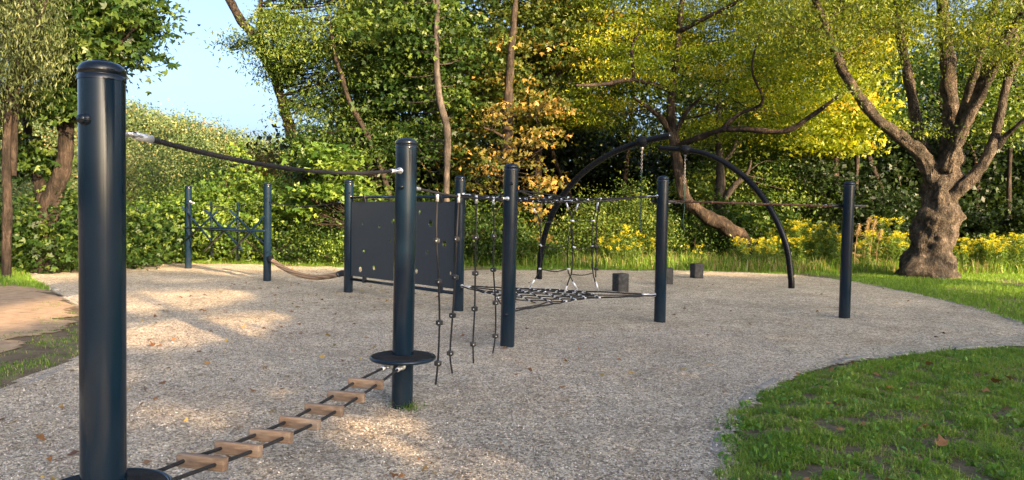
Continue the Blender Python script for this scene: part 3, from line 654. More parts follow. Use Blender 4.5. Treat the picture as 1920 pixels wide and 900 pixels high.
bl = [
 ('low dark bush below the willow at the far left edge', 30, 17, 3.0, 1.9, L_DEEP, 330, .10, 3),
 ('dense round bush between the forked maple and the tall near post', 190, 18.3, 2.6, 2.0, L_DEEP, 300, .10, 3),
 ('leafy bush growing around the foot of the forked maple', 110, 18, 2.4, 1.6, L_ASH, 260, .09, 1),
 ('broad leaved bush just right of the tall near post', 275, 20.6, 2.2, 1.3, L_MAPLE, 220, .12, 3),
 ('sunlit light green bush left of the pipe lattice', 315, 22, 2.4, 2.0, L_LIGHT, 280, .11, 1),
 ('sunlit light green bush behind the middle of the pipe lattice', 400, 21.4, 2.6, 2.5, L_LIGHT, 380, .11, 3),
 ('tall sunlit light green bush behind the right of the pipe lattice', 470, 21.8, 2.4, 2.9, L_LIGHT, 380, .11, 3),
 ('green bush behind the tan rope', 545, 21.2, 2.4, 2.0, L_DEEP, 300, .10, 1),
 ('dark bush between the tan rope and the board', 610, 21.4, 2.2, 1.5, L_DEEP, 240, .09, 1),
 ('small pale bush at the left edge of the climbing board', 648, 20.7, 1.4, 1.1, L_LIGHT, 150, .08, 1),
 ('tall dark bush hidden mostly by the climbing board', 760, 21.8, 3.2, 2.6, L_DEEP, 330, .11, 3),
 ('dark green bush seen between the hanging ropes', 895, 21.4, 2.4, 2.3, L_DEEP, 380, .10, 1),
 ('bush below the orange leaves in the middle', 975, 21.8, 2.0, 1.7, L_MAPLE, 260, .10, 1),
 ('bush standing behind the left arch foot', 1055, 22.6, 2.4, 2.2, L_ASH, 300, .10, 1),
 ('bush behind the vertical rope net', 1120, 23, 2.6, 2.6, L_ASH, 340, .09, 1),
 ('pale leaved bush behind the left hanging pendulum rope', 1190, 23.2, 2.4, 2.8, L_ASH, 360, .09, 1),
 ('dark bush below the curved lit trunk', 1290, 23.8, 2.8, 1.7, L_DEEP, 320, .10, 1),
 ('wide dark green bush seen inside the right arch', 1400, 25.2, 3.4, 2.6, L_MAPLE, 380, .11, 3),
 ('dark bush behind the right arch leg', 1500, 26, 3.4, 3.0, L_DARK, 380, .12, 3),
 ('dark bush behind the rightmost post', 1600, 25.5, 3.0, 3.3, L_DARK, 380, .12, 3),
 ('bush with shade painted into its leaves left of the big gnarled trunk', 1685, 26.5, 2.6, 3.6, L_DARK, 330, .12, 3),
 ('bush with shade painted into its leaves right of the big gnarled trunk', 1840, 26.5, 3.4, 2.2, L_DARK, 300, .12, 3),
 ('bush with shade painted into its leaves at the right edge of the photo', 1940, 25.5, 3.4, 2.6, L_DARK, 300, .12, 3),
]
for j, (lb, x, Yq, w_, h_, lm, n, sz, lo) in enumerate(bl):
    bush(lb, x, Yq, w_, h_, lm, n, 100 + j, sz, lo)
# mid-distance willow bush and dark shrub in the sky gap
bush('pale grey green willow bush far behind the first rope', 285, 34, 6.0, 5.2, L_WILLOW, 700, 140, .13, 1, .25, 2.0, spread=.35)
bush('dark round shrub between the pale willow and the pipe lattice', 335, 30, 3.4, 2.9, L_MAPLE, 420, 141, .12, 1, .5, 1.6, spread=.3)
bush('fresh green tall bush behind the dark round shrub', 410, 32, 5.0, 4.4, L_LIGHT, 650, 142, .13, 1, .5, 1.8, spread=.35)
bush('rusty leaved bush left of the leaning ash trunk', 500, 30, 2.4, 5.0, L_ORANGE, 260, 143, .12, 1, .5, 1.2, spread=.3)
bush('pale lit bush behind the forked maple', 160, 34, 7.5, 5.0, L_WILLOW, 700, 144, .14, 1, .35, 2.0, spread=.35)
bush('grey green lit bush behind the willow trunk', 30, 30, 6.5, 4.6, L_FAR, 600, 145, .14, 1, .4, 2.0, spread=.35)

# --- distant wood seen in the gap on the left, one mass
rng = np.random.default_rng(200); bb = []
for x, y in [(-200, 170), (-120, 150), (-40, 180), (40, 170), (120, 180), (200, 185), (255, 192), (300, 210), (345, 222), (385, 232), (425, 240), (465, 252), (505, 258), (560, 262), (620, 265)]:
    Yq = 88 + rng.uniform(-8, 8); p = at(x, y, Yq); hgt = p.z
    bb.append(((p.x, Yq, hgt - 3.0), (3.6, 3.5, 3.2))); bb.append(((p.x + 2, Yq - 2, hgt - 5.5), (3.8, 3.5, 3.5)))
    bb.append(((p.x - 1, Yq - 6, hgt * .30), (4.4, 3.2, hgt * .36)))
cm, C = crown(bb, 13000, 30, 0.27, rng, spread=0.7, flat=.6, shell=.35, gap=-1, aspect=.7)
tag(cm.build('far_wood', L_FAR), 'sunlit far woodland closing the gap below the blue sky', 'woodland', kind='stuff')
# --- dark wood behind the playground, one mass
bb = []
for x in range(560, 2150, 75):
    for (Yq, top, c) in ((33, 6.0, 0), (40, 12.5, 1)):
        if c == 1 and x < 640: continue
        p = at(x + rng.uniform(-20, 20), 400, Yq); h_ = top * rng.uniform(.8, 1.05)
        for f in (.2, .5, .8): bb.append(((p.x, Yq + rng.uniform(-1, 1), h_ * f), (1.9, 1.6, h_ * .22)))
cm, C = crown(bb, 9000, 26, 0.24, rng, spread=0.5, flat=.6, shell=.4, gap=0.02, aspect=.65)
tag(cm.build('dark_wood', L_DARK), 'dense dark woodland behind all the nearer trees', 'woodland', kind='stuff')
# slim trunks inside the wood
for j, (x, Yq, wpx) in enumerate([(1420, 30, 12), (1655, 31, 11), (1830, 32, 10), (1610, 29, 9), (1180, 29, 10), (1050, 30, 9), (1900, 30, 9), (700, 29, 9)]):
    rng = np.random.default_rng(300 + j); p = at(x, 400, Yq)
    pts = [(p.x, Yq, -.05)] + [(p.x + rng.normal() * .12 * z + .02 * z, Yq, z) for z in (2, 4.5, 7, 10)]
    wh = ['behind the right arch', 'between the rightmost post and the gnarled tree', 'right of the gnarled trunk', 'behind the rightmost post', 'behind the left pendulum rope', 'behind the vertical net', 'at the right edge', 'above the climbing board'][j]
    tree('woodland_tree', 'slim dark woodland tree ' + wh, [(pts, [wpx * Yq / F / 2 * f for f in (1.1, 1, .8, .6, .3)])],
         [((p.x, Yq, 8.5), (2.2, 1.8, 2.8)), ((p.x - .8, Yq - .5, 5.8), (1.6, 1.5, 1.2))], L_MAPLE if j % 2 else L_ASH, BARK_DARK, 300, 26, .16, 310 + j, group='slim trees inside the wood', spread=.45, ntw=30)

# ------------------------------------------------------------------ unseen trees behind the camera, crowns shaped to cast the playground's shade
lit = []   # sunlit patches on the ground: centre and half sizes in photo pixels, share of the leaves kept away
for (x, y, rx, ry, s) in [(45, 592, 140, 52, 1), (310, 566, 150, 26, 1), (365, 618, 165, 40, 1), (120, 522, 80, 14, .9), (420, 500, 260, 6, 1), (60, 640, 80, 14, .7),
                          (690, 800, 95, 38, 1), (820, 862, 130, 36, 1), (330, 780, 120, 36, .8), (250, 690, 110, 20, .7), (60, 850, 120, 40, .55), (40, 790, 90, 26, .6), (330, 840, 60, 24, .8), (560, 740, 70, 18, .5), (1380, 514, 110, 4, 1), (1150, 496, 110, 9, 1), (450, 850, 60, 30, .5),
                          (1850, 548, 90, 12, .95), (1560, 504, 130, 10, .95), (350, 525, 60, 3, .8), (1880, 525, 120, 8, .95), (1650, 520, 60, 4, .8)]:
    c = gp(x, y); a = gp(x + rx, y); b = gp(x, y - ry); b2 = gp(x, y + ry)
    lit.append((np.array([c.x, (b.y + b2.y) / 2]), abs(a.x - c.x), abs(b.y - b2.y) / 2, s))
Sn = np.array(S)
def shade_keep(C, rng):  # cuts gaps into the unseen crowns so sun patches fall at the listed spots
    G = C[:, :2] - (C[:, 2] / Sn[2])[:, None] * Sn[None, :2]
    k = np.ones(len(C), bool)
    for c, rx, ry, s in lit:
        d = ((G - c) / np.array([rx, ry])); k &= ~((np.sum(d * d, 1) < 1) & (rng.random(len(C)) < s))
    # where the ray passes the far edge of the playground it stays mostly open above a person's height
    t = (C[:, 1] - 21.5) / Sn[1]; z = C[:, 2] - t * Sn[2]
    k &= ~((z > 0.5) & (rng.random(len(C)) < 0.97))
    # nothing is kept whose shade would fall beside or behind the visible playground
    k &= (G[:, 1] > 1.6) & (np.abs(G[:, 0]) < 2.2 + G[:, 1] * .78)
    return k
for j, (d, off, lb) in enumerate([(19, -7, 'unseen shade tree, crown cut to leave sun patches, behind the photographer nearest the left edge of the gravel'), (18, -2.5, 'unseen shade tree, crown cut to leave sun patches, directly behind the photographer'), (20, 2.5, 'unseen shade tree, crown cut to leave sun patches, behind the photographer toward the grass'), (18, 7, 'unseen shade tree, crown cut to leave sun patches, behind the grass patch at right'), (21, 12, 'unseen shade tree, crown cut to leave sun patches, furthest to the right behind the photographer')]):
    rng = np.random.default_rng(400 + j)
    h2 = np.array([Sn[0], Sn[1]]) / np.hypot(Sn[0], Sn[1]); pr = np.array([-h2[1], h2[0]])
    c0 = np.array([0.0, 9.0]) + h2 * d + pr * off
    x0, y0 = c0
    bb = [((x0, y0, z), (3.4, 3.4, 1.7)) for z in (3.2, 5.4, 7.6)]
    tree('shade_tree', lb, [([(x0, y0, -.1), (x0 + .1, y0, 2), (x0 - .1, y0, 5), (x0, y0, 8)], [.2, .17, .12, .05])], bb, L_MAPLE, BARK, 1500, 26, 0.17, 410 + j,
         group='unseen shade casting trees behind the camera', spread=.34, ntw=60, gap=-1, shell=.34, low=.6, keep=lambda C: shade_keep(C, rng))

# ------------------------------------------------------------------ posts
def post(x, yb, label, yt=None, Yfix=None, H=2.1, lean=(0, 0), bolts=(), disc=None, cat='post'):
    p = gp(x, yb) if Yfix is None else at(x, 600, Yfix)
    p = Vector((p.x, p.y, 0)); r = 0.084
    t = thing('steel_post', p, label, cat, 'dark steel playground posts')
    m = MB()
    def off(z): return p + Vector((lean[0] * z, lean[1] * z, z))
    pr = [(-.12), 0.3, 1.0, H - 0.075]
    m.tube([off(z) for z in pr], r, 40, cap=False); m.build('pole', STEEL, t, smooth=True)
    c = MB(); q0 = off(H - .075)
    c.lathe([(r + .003, 0), (r + .003, .018), (r - .001, .020), (r - .001, .024), (r + .002, .026), (r + .001, .045), (r - .008, .060), (r - .022, .070), (.035, .075), (.034, .080), (.0, .081)], q0, 40)
    c.build('cap', CAP, t, smooth=True)
    for (ang, z, rad) in bolts:
        d = Vector((cos(radians(ang)), sin(radians(ang)), 0)); Mq = d.to_track_quat('Z', 'Y').to_matrix()
        b_ = MB(); b_.lathe([(rad * 1.25, -.004), (rad * 1.25, .006), (rad, .008), (rad, .020), (rad * .82, .027), (0, .028)], off(z) + d * r, 20, Mq); b_.build('bolt_cover', CAP, t, smooth=True)
    if disc:
        z = disc; Rr = .245
        a = MB(); a.lathe([(r - .002, -.022), (Rr - .01, -.022), (Rr - .012, .010), (Rr - .03, .014), (r - .002, .024)], off(z), 64); a.build('platform', RUBBER, t, smooth=False)
        tb = MB(); ring = [off(z) + Vector((cos(u) * Rr, sin(u) * Rr, -.004)) for u in np.linspace(0, 2 * pi, 73)]
        tb.tube(ring, .0155, 12, cap=False); tb.build('rim', STEEL, t, smooth=True)
    return p
FRONT = -90
P1 = post(193, 0, 'tall near steel post at left, standing closest to the camera through a round foot plate', Yfix=2.94, bolts=[(-104, 1.865, .019)], disc=.385)
P2 = post(754, 760, 'steel post with round rubber foot disc at the far end of the wooden rung ladder', lean=(.006, 0), bolts=[(-100, 1.72, .014)], disc=.385)
P3 = post(951, 647, 'steel post at the front corner of the rope net', lean=(.02, 0) and (.008, 0), bolts=[(-85, 1.87, .014), (-100, .37, .015)])
P4 = post(859, 582, 'steel post at the right end of the climbing board', lean=(.003, 0), bolts=[(-60, 1.80, .013), (-60, .30, .013)])
P5 = post(653, 549, 'steel post at the left end of the climbing board', bolts=[(-70, 1.86, .013), (-60, .33, .013)])
P6 = post(501, 526, 'steel post between the pipe lattice and the tan rope', bolts=[(-80, 1.75, .013), (-70, .62, .013)])
P7 = post(353, 504, 'greyish steel post farthest left beside the pipe lattice', bolts=[(-70, 1.70, .012)])
P8 = post(1237, 603, 'steel post at the right corner of the rope net', lean=(0.0, 0))
P9 = post(1583, 596, 'rightmost steel post standing alone at the end of the brown rail', lean=(0.004, 0))

def fitting(mb, a, b, r=.013, n=2):
    """a shackle and ferrule drawn from a to b"""
    a = Vector(a); b = Vector(b); d = (b - a); L_ = d.length; u = d.normalized()
    mb.tube([a, a + d * .35], r * .75, 10); mb.tube([a + d * .45, b], r * 1.25, 14)
    mb.lathe([(0, -.01), (r * 1.9, -.008), (r * 1.9, .008), (0, .01)], a, 16, u.to_track_quat('Z', 'Y').to_matrix())
    side = u.cross(Vector((0, 0, 1))).normalized()
    mb.tube([a + d * .28 - side * r * 1.6, a + d * .28 + side * r * 1.6], r * .7, 8)
    for s in (-1, 1): mb.tube([a + d * .15 + side * s * r * 1.1, a + d * .6 + side * s * r * 1.0], r * .55, 8)
def sag(a, b, s, n=24):
    a, b = np.array(a, float), np.array(b, float); t = np.linspace(0, 1, n)[:, None]
    P = a + (b - a) * t; P[:, 2] -= (4 * s * t * (1 - t))[:, 0]; return P
def pt(p, z): return Vector((p.x, p.y, z))
def edge(p, q, z, r=.085):
    d = Vector((q.x - p.x, q.y - p.y, 0)).normalized(); return Vector((p.x, p.y, z)) + d * r

# hand rope between the first two posts
a, b = edge(P1, P2, 1.835, .09), edge(P2, P1, 1.845, .09)
t = thing('hand_rope', pt(P1, 0), 'thick black rope slung high from the nearest post to the post with the disc', 'rope')
u = (b - a).normalized()
C = sag(a + u * .06, b - u * .05, .075); m = MB(); m.tube(C, .0125, 12); m.build('rope', ROPE, t, smooth=True)
m = MB(); fitting(m, a, Vector(C[1]), .013); m.build('end_fitting', SILVER, t, smooth=True)
m = MB(); fitting(m, b, Vector(C[-2]), .013); m.build('end_fitting', SILVER, t, smooth=True)

# wooden rung ladder
t = thing('rung_ladder', pt(P1, 0), 'low rope ladder of seven wooden rungs lying between the two posts with round discs', 'rope ladder')
dxy = (P2 - P1).normalized(); side = Vector((dxy.y, -dxy.x, 0))
rung_px = [(379, 866), (447, 842), (508, 817), (562, 793), (608, 768), (649, 743), (686, 719)]
cent = []
for x, y in rung_px:
    p = onplane(x, y, P1, P2, 0.0)
    cent.append(p)
print('rungs', [tuple(round(v, 2) for v in p) for p in cent])
hs = .088
ends0 = [edge(P1, P2, .335, .26), edge(P2, P1, .335, .10)]
for s in (-1, 1):
    Pn = [edge(P1, P2, .34, .12) + side * s * .05, ends0[0] + side * s * hs * .75] + [c + side * s * hs for c in cent] + [ends0[1] - dxy * .14 + side * s * hs * .72, ends0[1] + side * s * .05 - dxy * .02]
    m = MB(); m.tube(catmull([tuple(p) for p in Pn[:-1]], 4), .0095, 10); m.build('rope', ROPE, t, smooth=True)
    m = MB(); fitting(m, Pn[-1], Pn[-2] , .014); m.build('end_fitting', SILVER, t, smooth=True)
    m = MB(); fitting(m, Pn[0], Pn[1], .014); m.build('end_fitting', SILVER, t, smooth=True)
for j, c in enumerate(cent):
    ang = math.atan2(side.y, side.x); m = MB(); m.box((0, 0, 0), .262, .044, .064, None, .007)
    me = m.mesh('rung', WOOD); o = bpy.data.objects.new('rung', me); COL.objects.link(o); o.parent = t
    o.location = Vector(c) - t.location; o.rotation_euler = (random.uniform(-.15, .05), random.uniform(-.02, .02), ang + random.uniform(-.03, .03))

# high rope carrying four climbing ropes
a, b = edge(P2, P3, 1.725), edge(P3, P2, 1.70)
t = thing('top_rope', pt(P2, 0), 'taut black rope between the disc post and the net corner post, carrying four hanging ropes', 'rope')
u = (b - a).normalized(); C = sag(a + u * .1, b - u * .08, .035); m = MB(); m.tube(C, .0105, 10); m.build('rope', ROPE, t, smooth=True)
m = MB(); fitting(m, a, Vector(C[1]), .012); m.build('end_fitting', SILVER, t, smooth=True)
m = MB(); fitting(m, b, Vector(C[-2]), .012); m.build('end_fitting', SILVER, t, smooth=True)
lab = ['first hanging climbing rope, nearest the disc post', 'second hanging climbing rope from the disc post', 'third hanging climbing rope from the disc post', 'fourth hanging climbing rope, beside the net corner post']
rp = [[(820, 371), (818, 440), (822, 520), (824, 600), (821, 680), (816, 735)], [(860, 374), (856, 450), (853, 525), (848, 600), (844, 665), (849, 713)],
      [(893, 376), (892, 447), (891, 515), (890, 580), (887, 640), (888, 684)], [(925, 378), (926, 440), (925, 500), (929, 566), (929, 625), (923, 668)]]
yfoot = [738, 716, 686, 670]
for j, f in enumerate((.246, .418, .60, .792)):
    q = P2 + (P3 - P2) * f; zt = 1.725 - .03 - .022
    n_ = Vector((1, 0, 0)); Pn = []
    for (x, y) in rp[j]:
        p = at(x, y, q.y); Pn.append(p)
    Pn[0] = Vector((Pn[0].x, q.y, zt)); zf = gz(Pn[-1].x, q.y); Pn[-1].z = zf - .03
    Pn[-1].y = q.y
    t = thing('climbing_rope', (q.x, q.y, 0), lab[j], 'rope', 'hanging climbing ropes')
    C = catmull([tuple(p) for p in Pn], 8); m = MB(); m.tube(C, .0088, 10); m.build('rope', ROPE, t, smooth=True)
    m = MB(); m.tube([Vector((Pn[0].x, q.y, zt + .035)), Vector((Pn[0].x, q.y, zt - .05))], .014, 12); m.build('ferrule', SILVER, t, smooth=True)
    for z in (1.28, .92, .56, .20):
        x = np.interp(z, C[::-1, 2], C[::-1, 0]); y = np.interp(z, C[::-1, 2], C[::-1, 1])
        Mz = Matrix.Rotation(random.uniform(-.5, .5), 3, 'Z')
        m = MB(); m.box((x, y, z), .062, .034, .040, Mz, .006); m.box((x, y, z), .030, .052, .052, Mz, .006)
        c = m.build('clamp', BLACK, t)
        m = MB(); d = Mz @ Vector((0, -1, 0)); m.lathe([(.006, 0), (.006, .003), (0, .004)], Vector((x + .0, y, z)) + d * .027, 10, d.to_track_quat('Z', 'Y').to_matrix()); m.build('screw', SILVER, c)

# climbing board between two posts
t = thing('climbing_board', (P5 + P4) / 2, 'dark climbing board with round holes hung between two posts on two rails', 'climbing wall')
d = (P4 - P5).normalized(); nrm = Vector((d.y, -d.x, 0)); Lw = (P4 - P5).length
for z in (1.78, .265):
    m = MB(); m.tube([pt(P5, z) + d * .085, pt(P4, z) - d * .085], .027, 20); m.build('rail', STEEL, t, smooth=True)
cu = bpy.data.curves.new('board', 'CURVE'); cu.dimensions = '2D'; cu.fill_mode = 'BOTH'; cu.extrude = .011
def spline(pts):
    s = cu.splines.new('POLY'); s.points.add(len(pts) - 1); s.use_cyclic_u = True
    for q_, (x, y) in zip(s.points, pts): q_.co = (x, y, 0, 1)
spline([(.11, .33), (Lw - .11, .33), (Lw - .11, 1.70), (.11, 1.70)])
holes = [(681, 419, .034), (712, 425, .036), (738, 415, .05), (733, 452, .03), (682, 471, .04), (676, 505, .055), (701, 502, .045), (787, 398, .036), (808, 419, .055), (834, 457, .058), (802, 473, .036), (781, 508, .045), (757, 440, .04), (760, 495, .04), (845, 512, .03)]
for x, y, r_ in holes:
    p = onplane(x, y, P5, P4); s0 = (p - pt(P5, p.z)).dot(d)
    spline([(s0 + r_ * cos(a_) * random.uniform(.92, 1.08), p.z + r_ * sin(a_) * random.uniform(.92, 1.08)) for a_ in np.linspace(0, 2 * pi, 19)[:-1]])
co_ = bpy.data.objects.new('board_curve', cu); COL.objects.link(co_)
dg = bpy.context.evaluated_depsgraph_get(); me = bpy.data.meshes.new_from_object(co_.evaluated_get(dg)); bpy.data.objects.remove(co_)
me.materials.clear(); me.materials.append(BOARD)
o = bpy.data.objects.new('board', me); COL.objects.link(o); o.parent = t
Mx = Matrix.Identity(4)
for r_ in range(3): Mx[r_][0] = d[r_]; Mx[r_][1] = (0, 0, 1)[r_]; Mx[r_][2] = nrm[r_]
Mx.translation = pt(P5, 0) - Vector(t.location); o.matrix_local = Mx
for f in (.17, .86):
    for z, s in ((1.78, -1), (.265, 1)):
        c = P5 + d * (Lw * f); c.z = z + s * .045
        m = MB(); m.box(c, .075, .05, .11, Matrix.Rotation(math.atan2(d.y, d.x), 3, 'Z'), .008); m.box((c.x, c.y, z), .06, .072, .07, Matrix.Rotation(math.atan2(d.y, d.x), 3, 'Z'), .008); m.build('bracket', BLACK, t)

# tan rope and thin rope between the next pair
a, b = edge(P6, P5, .49), edge(P5, P6, .36)
t = thing('sagging_rope', (P6 + P5) / 2, 'thick tan coiled rope sagging between two posts left of the climbing board', 'rope')
u = (b - a).normalized(); C = sag(a + u * .10 - Vector((0, 0, .03)), b - u * .13 - Vector((0, 0, .01)), .20, 220)
rr = .046 + .006 * np.abs(np.sin(np.arange(220) * pi / 4)); m = MB(); m.tube(C, rr, 16); m.build('coiled_rope', TAN, t, smooth=True)
for e, c in ((a, C[:6]), (b, C[-10:])):
    m = MB(); m.tube([e] + [tuple(q_) for q_ in (c if e is a else c[::-1])], .058, 20); m.build('end_sleeve', BLACK, t, smooth=True)
m = MB(); pb = C[-8]; m.lathe([(0, .0), (.03, .0), (.03, .006), (.0, .01)], (pb[0] + .01, pb[1] - .06, pb[2]), 20, Vector((0.2, -1, 0)).to_track_quat('Z', 'Y').to_matrix()); m.build('round_plate', SILVER, t, smooth=True)
a, b = edge(P6, P5, 1.69), edge(P5, P6, 1.72)
t = thing('thin_rope', (P6 + P5) / 2, 'thin dark rope high above the tan coiled rope', 'rope')
C = sag(a, b, .10); m = MB(); m.tube(C, .010, 8); m.build('rope', ROPE, t, smooth=True)
m = MB(); fitting(m, b, Vector(C[-3]), .010); m.build('end_fitting', SILVER, t, smooth=True)

# pipe lattice
t = thing('pipe_lattice', (P6 + P7) / 2, 'climbing lattice of crossed dark pipes hung on cables between the two left posts', 'climbing frame')
def bar(p, q, off, r=.025, nm='pipe'):
    A_, B_ = onplane(*p, P7, P6, off), onplane(*q, P7, P6, off); m = MB(); m.tube([A_, B_], r, 12); return m.build(nm, STEEL, t, smooth=True)
bar((346, 427), (444, 428), .125, .024); bar((393, 431), (496, 433), .165, .024)
bar((396, 378), (397, 482), -.03, .024); bar((446, 379), (445, 487), -.03, .024)
bar((342, 388), (396, 452), .03); bar((340, 458), (407, 397), .075)
bar((385, 394), (455, 469), .03); bar((384, 470), (446, 406), .075)
bar((431, 394), (495, 457), .03); bar((434, 473), (496, 405), .075)
def cable(pts, r=.007, off=0):
    C = catmull([tuple(onplane(x, y, P7, P6, off)) for x, y in pts], 5); m = MB(); m.tube(C, r, 6); m.build('cable', ROPE, t, smooth=True)
cable([(360, 381), (396, 384), (420, 392), (446, 385), (470, 382), (496, 378)])
cable([(360, 400), (390, 388), (430, 388), (455, 396), (496, 386)])
cable([(350, 443), (372, 414), (404, 387)]); cable([(402, 437), (430, 412), (455, 387)]); cable([(407, 388), (432, 402), (462, 440)])
cable([(358, 457), (396, 460), (445, 466), (496, 472)]); cable([(372, 386), (396, 408), (420, 440)])
m = MB(); fitting(m, onplane(357, 378, P7, P6, .08), onplane(364, 381, P7, P6, .08), .014); m.build('end_fitting', SILVER, t, smooth=True)

# ------------------------------------------------------------------ triangular rope nets between three posts
cen = (P3 + P4 + P8) / 3
def tri_net(z0, dz, N, label, concave=.26, twocol=True):
    t = thing('rope_net', (cen.x, cen.y, 0), label, 'climbing net')
    Vp = [P3, P4, P8]; ropes = MB()
    def node(i_, j_):
        k_ = N - i_ - j_; a_, b_, c_ = i_ / N, j_ / N, k_ / N
        p = Vp[0] * a_ + Vp[1] * b_ + Vp[2] * c_
        # sides are pulled in, surface sags
        edgef = 1 - min(a_, b_, c_) * 3
        mid = 1 - max(a_, b_, c_)
        p = p + (cen - p) * concave * edgef * min(1, mid * 2.0)
        p.z = z0 + dz * min(1, mid * 1.6); return p
    nodes = {(i_, j_): node(i_, j_) for i_ in range(N + 1) for j_ in range(N + 1 - i_)}
    corner = lambda i_, j_: max(i_, j_, N - i_ - j_) >= N - 1
    for (i_, j_), p in nodes.items():
        for di, dj in ((1, 0), (0, 1), (1, -1)):
            q_ = nodes.get((i_ + di, j_ + dj))
            if q_ is None: continue
            k1, k2 = N - i_ - j_, N - (i_ + di) - (j_ + dj)
            border = (i_ == 0 and i_ + di == 0) or (j_ == 0 and j_ + dj == 0) or (k1 == 0 and k2 == 0)
            mid = 1 - max(i_, j_, k1) / N
            if not border:
                if mid < .34: continue
                if (di, dj) == (1, 0) and twocol: continue
            lo_ = Vector((0, 0, random.uniform(-.012, .006)))
            ropes.tube([p, (p + q_) / 2 + lo_, q_], .0105 if border else .0075, 7, cap=False)
        if not corner(i_, j_):
            m_ = 1 - max(i_, j_, N - i_ - j_) / N
            if m_ >= .34 or i_ == 0 or j_ == 0 or N - i_ - j_ == 0:
                if m_ < .3: continue
                dq = Vector((random.uniform(-1, 1), random.uniform(-1, 1), random.uniform(-.2, .2))).normalized()
                fm = MB(); fm.tube([p - dq * .026, p + dq * .026], .0125, 8); fm.build('rope_clamp', SILVER, t, smooth=True)
    ropes.build('ropes', ROPE, t, smooth=True)
    for v in Vp:
        dd = (cen - v); dd.z = 0; dd.normalize(); a_ = Vector((v.x, v.y, z0)) + dd * .085
        m = MB(); fitting(m, a_, a_ + dd * .20 + Vector((0, 0, dz * .12)), .015); m.build('turnbuckle', SILVER, t, smooth=True)
        # second slack rope beside each corner
    for (va, vb) in ((P3, P4), (P4, P8), (P8, P3)):
        ab = (Vector(va) + Vector(vb)) / 2; ab.z = z0 + dz * 1.0; ab += (Vector((cen.x, cen.y, ab.z)) - ab) * .55
        A_ = Vector((va.x, va.y, z0)); B_ = Vector((vb.x, vb.y, z0))
        A_ += (Vector((cen.x, cen.y, z0)) - A_).normalized() * .25; B_ += (Vector((cen.x, cen.y, z0)) - B_).normalized() * .25
        m = MB(); m.tube(catmull([A_, (A_ + ab) / 2 + Vector((0, 0, -.03)), ab, (B_ + ab) / 2 + Vector((0, 0, -.03)), B_], 6), .0095, 8); m.build('edge_rope', ROPE_GREY, t, smooth=True)
    return nodes
tri_net(1.81, -.115, 11, 'upper flat triangular rope net stretched at head height between three posts')
tri_net(.39, .035, 11, 'lower flat triangular rope net stretched at knee height between three posts')
# upright rope tunnel between the two nets
t = thing('net_tunnel', at(1065, 540, 10.4).xy.to_3d(), 'upright rope mesh linking the upper and lower nets', 'climbing net')
def line(pts, Ys, r=.0085, mtl=ROPE, nm='rope'):
    Ys = Ys if isinstance(Ys, (list, tuple)) else [Ys] * len(pts)
    C = catmull([tuple(at(x, y, q_)) for (x, y), q_ in zip(pts, Ys)], 5); m = MB(); m.tube(C, r, 8); return m.build(nm, mtl, t, smooth=True), C
cols = {
 'A': ([(1000, 390), (1012, 416), (1014, 460), (1012, 504), (994, 538)], 10.7),
 'B': ([(1062, 380), (1072, 414), (1064, 460), (1065, 504), (1068, 516), (1082, 542)], 10.2),
 'C': ([(1084, 382), (1072, 414), (1074, 460), (1072, 508), (1067, 524), (1059, 548)], 10.22),
 'D': ([(1122, 378), (1112, 414), (1110, 462), (1112, 512), (1122, 546)], 10.5),
 'E': ([(1124, 378), (1119, 420), (1118, 460), (1117, 520)], 10.46)}
for kk, (pts, Yq) in cols.items(): line(pts, Yq)
for pts, Ys in [([(1012, 416), (1042, 416), (1072, 414)], [10.7, 10.45, 10.2]), ([(1072, 414), (1092, 415), (1112, 414)], [10.2, 10.35, 10.5]), ([(1014, 460), (1040, 465), (1064, 460)], [10.7, 10.45, 10.2]),
                ([(1074, 464), (1092, 468), (1110, 462)], [10.22, 10.35, 10.5]), ([(1012, 504), (1040, 509), (1065, 504)], [10.7, 10.45, 10.2]), ([(1072, 514), (1092, 516), (1112, 512)], [10.22, 10.35, 10.5])]:
    line(pts, Ys, .0075, ROPE_GREY)
for (p, q_, Yq) in [((1000, 390), (1005, 400), 10.7), ((1062, 380), (1066, 393), 10.2), ((1084, 382), (1079, 396), 10.22), ((1122, 378), (1118, 394), 10.5), ((994, 538), (1002, 524), 10.7), ((1082, 542), (1074, 528), 10.2), ((1059, 548), (1063, 536), 10.22), ((1122, 546), (1117, 528), 10.5),
                    ((1069, 414), (1077, 414), 10.18), ((1108, 414), (1116, 414), 10.48), ((1012, 458), (1016, 462), 10.68), ((1074, 462), (1079, 465), 10.2), ((1108, 461), (1113, 462), 10.48), ((1010, 504), (1015, 504), 10.68), ((1063, 504), (1069, 505), 10.18)]:
    m = MB(); m.tube([at(*p, Yq), at(*q_, Yq)], .0135, 10); m.build('ferrule', SILVER, t, smooth=True)
for y in (462, 504):
    m = MB(); m.box(at(1118, y, 10.46), .062, .045, .045, None, .006); m.build('clamp', BLACK, t)

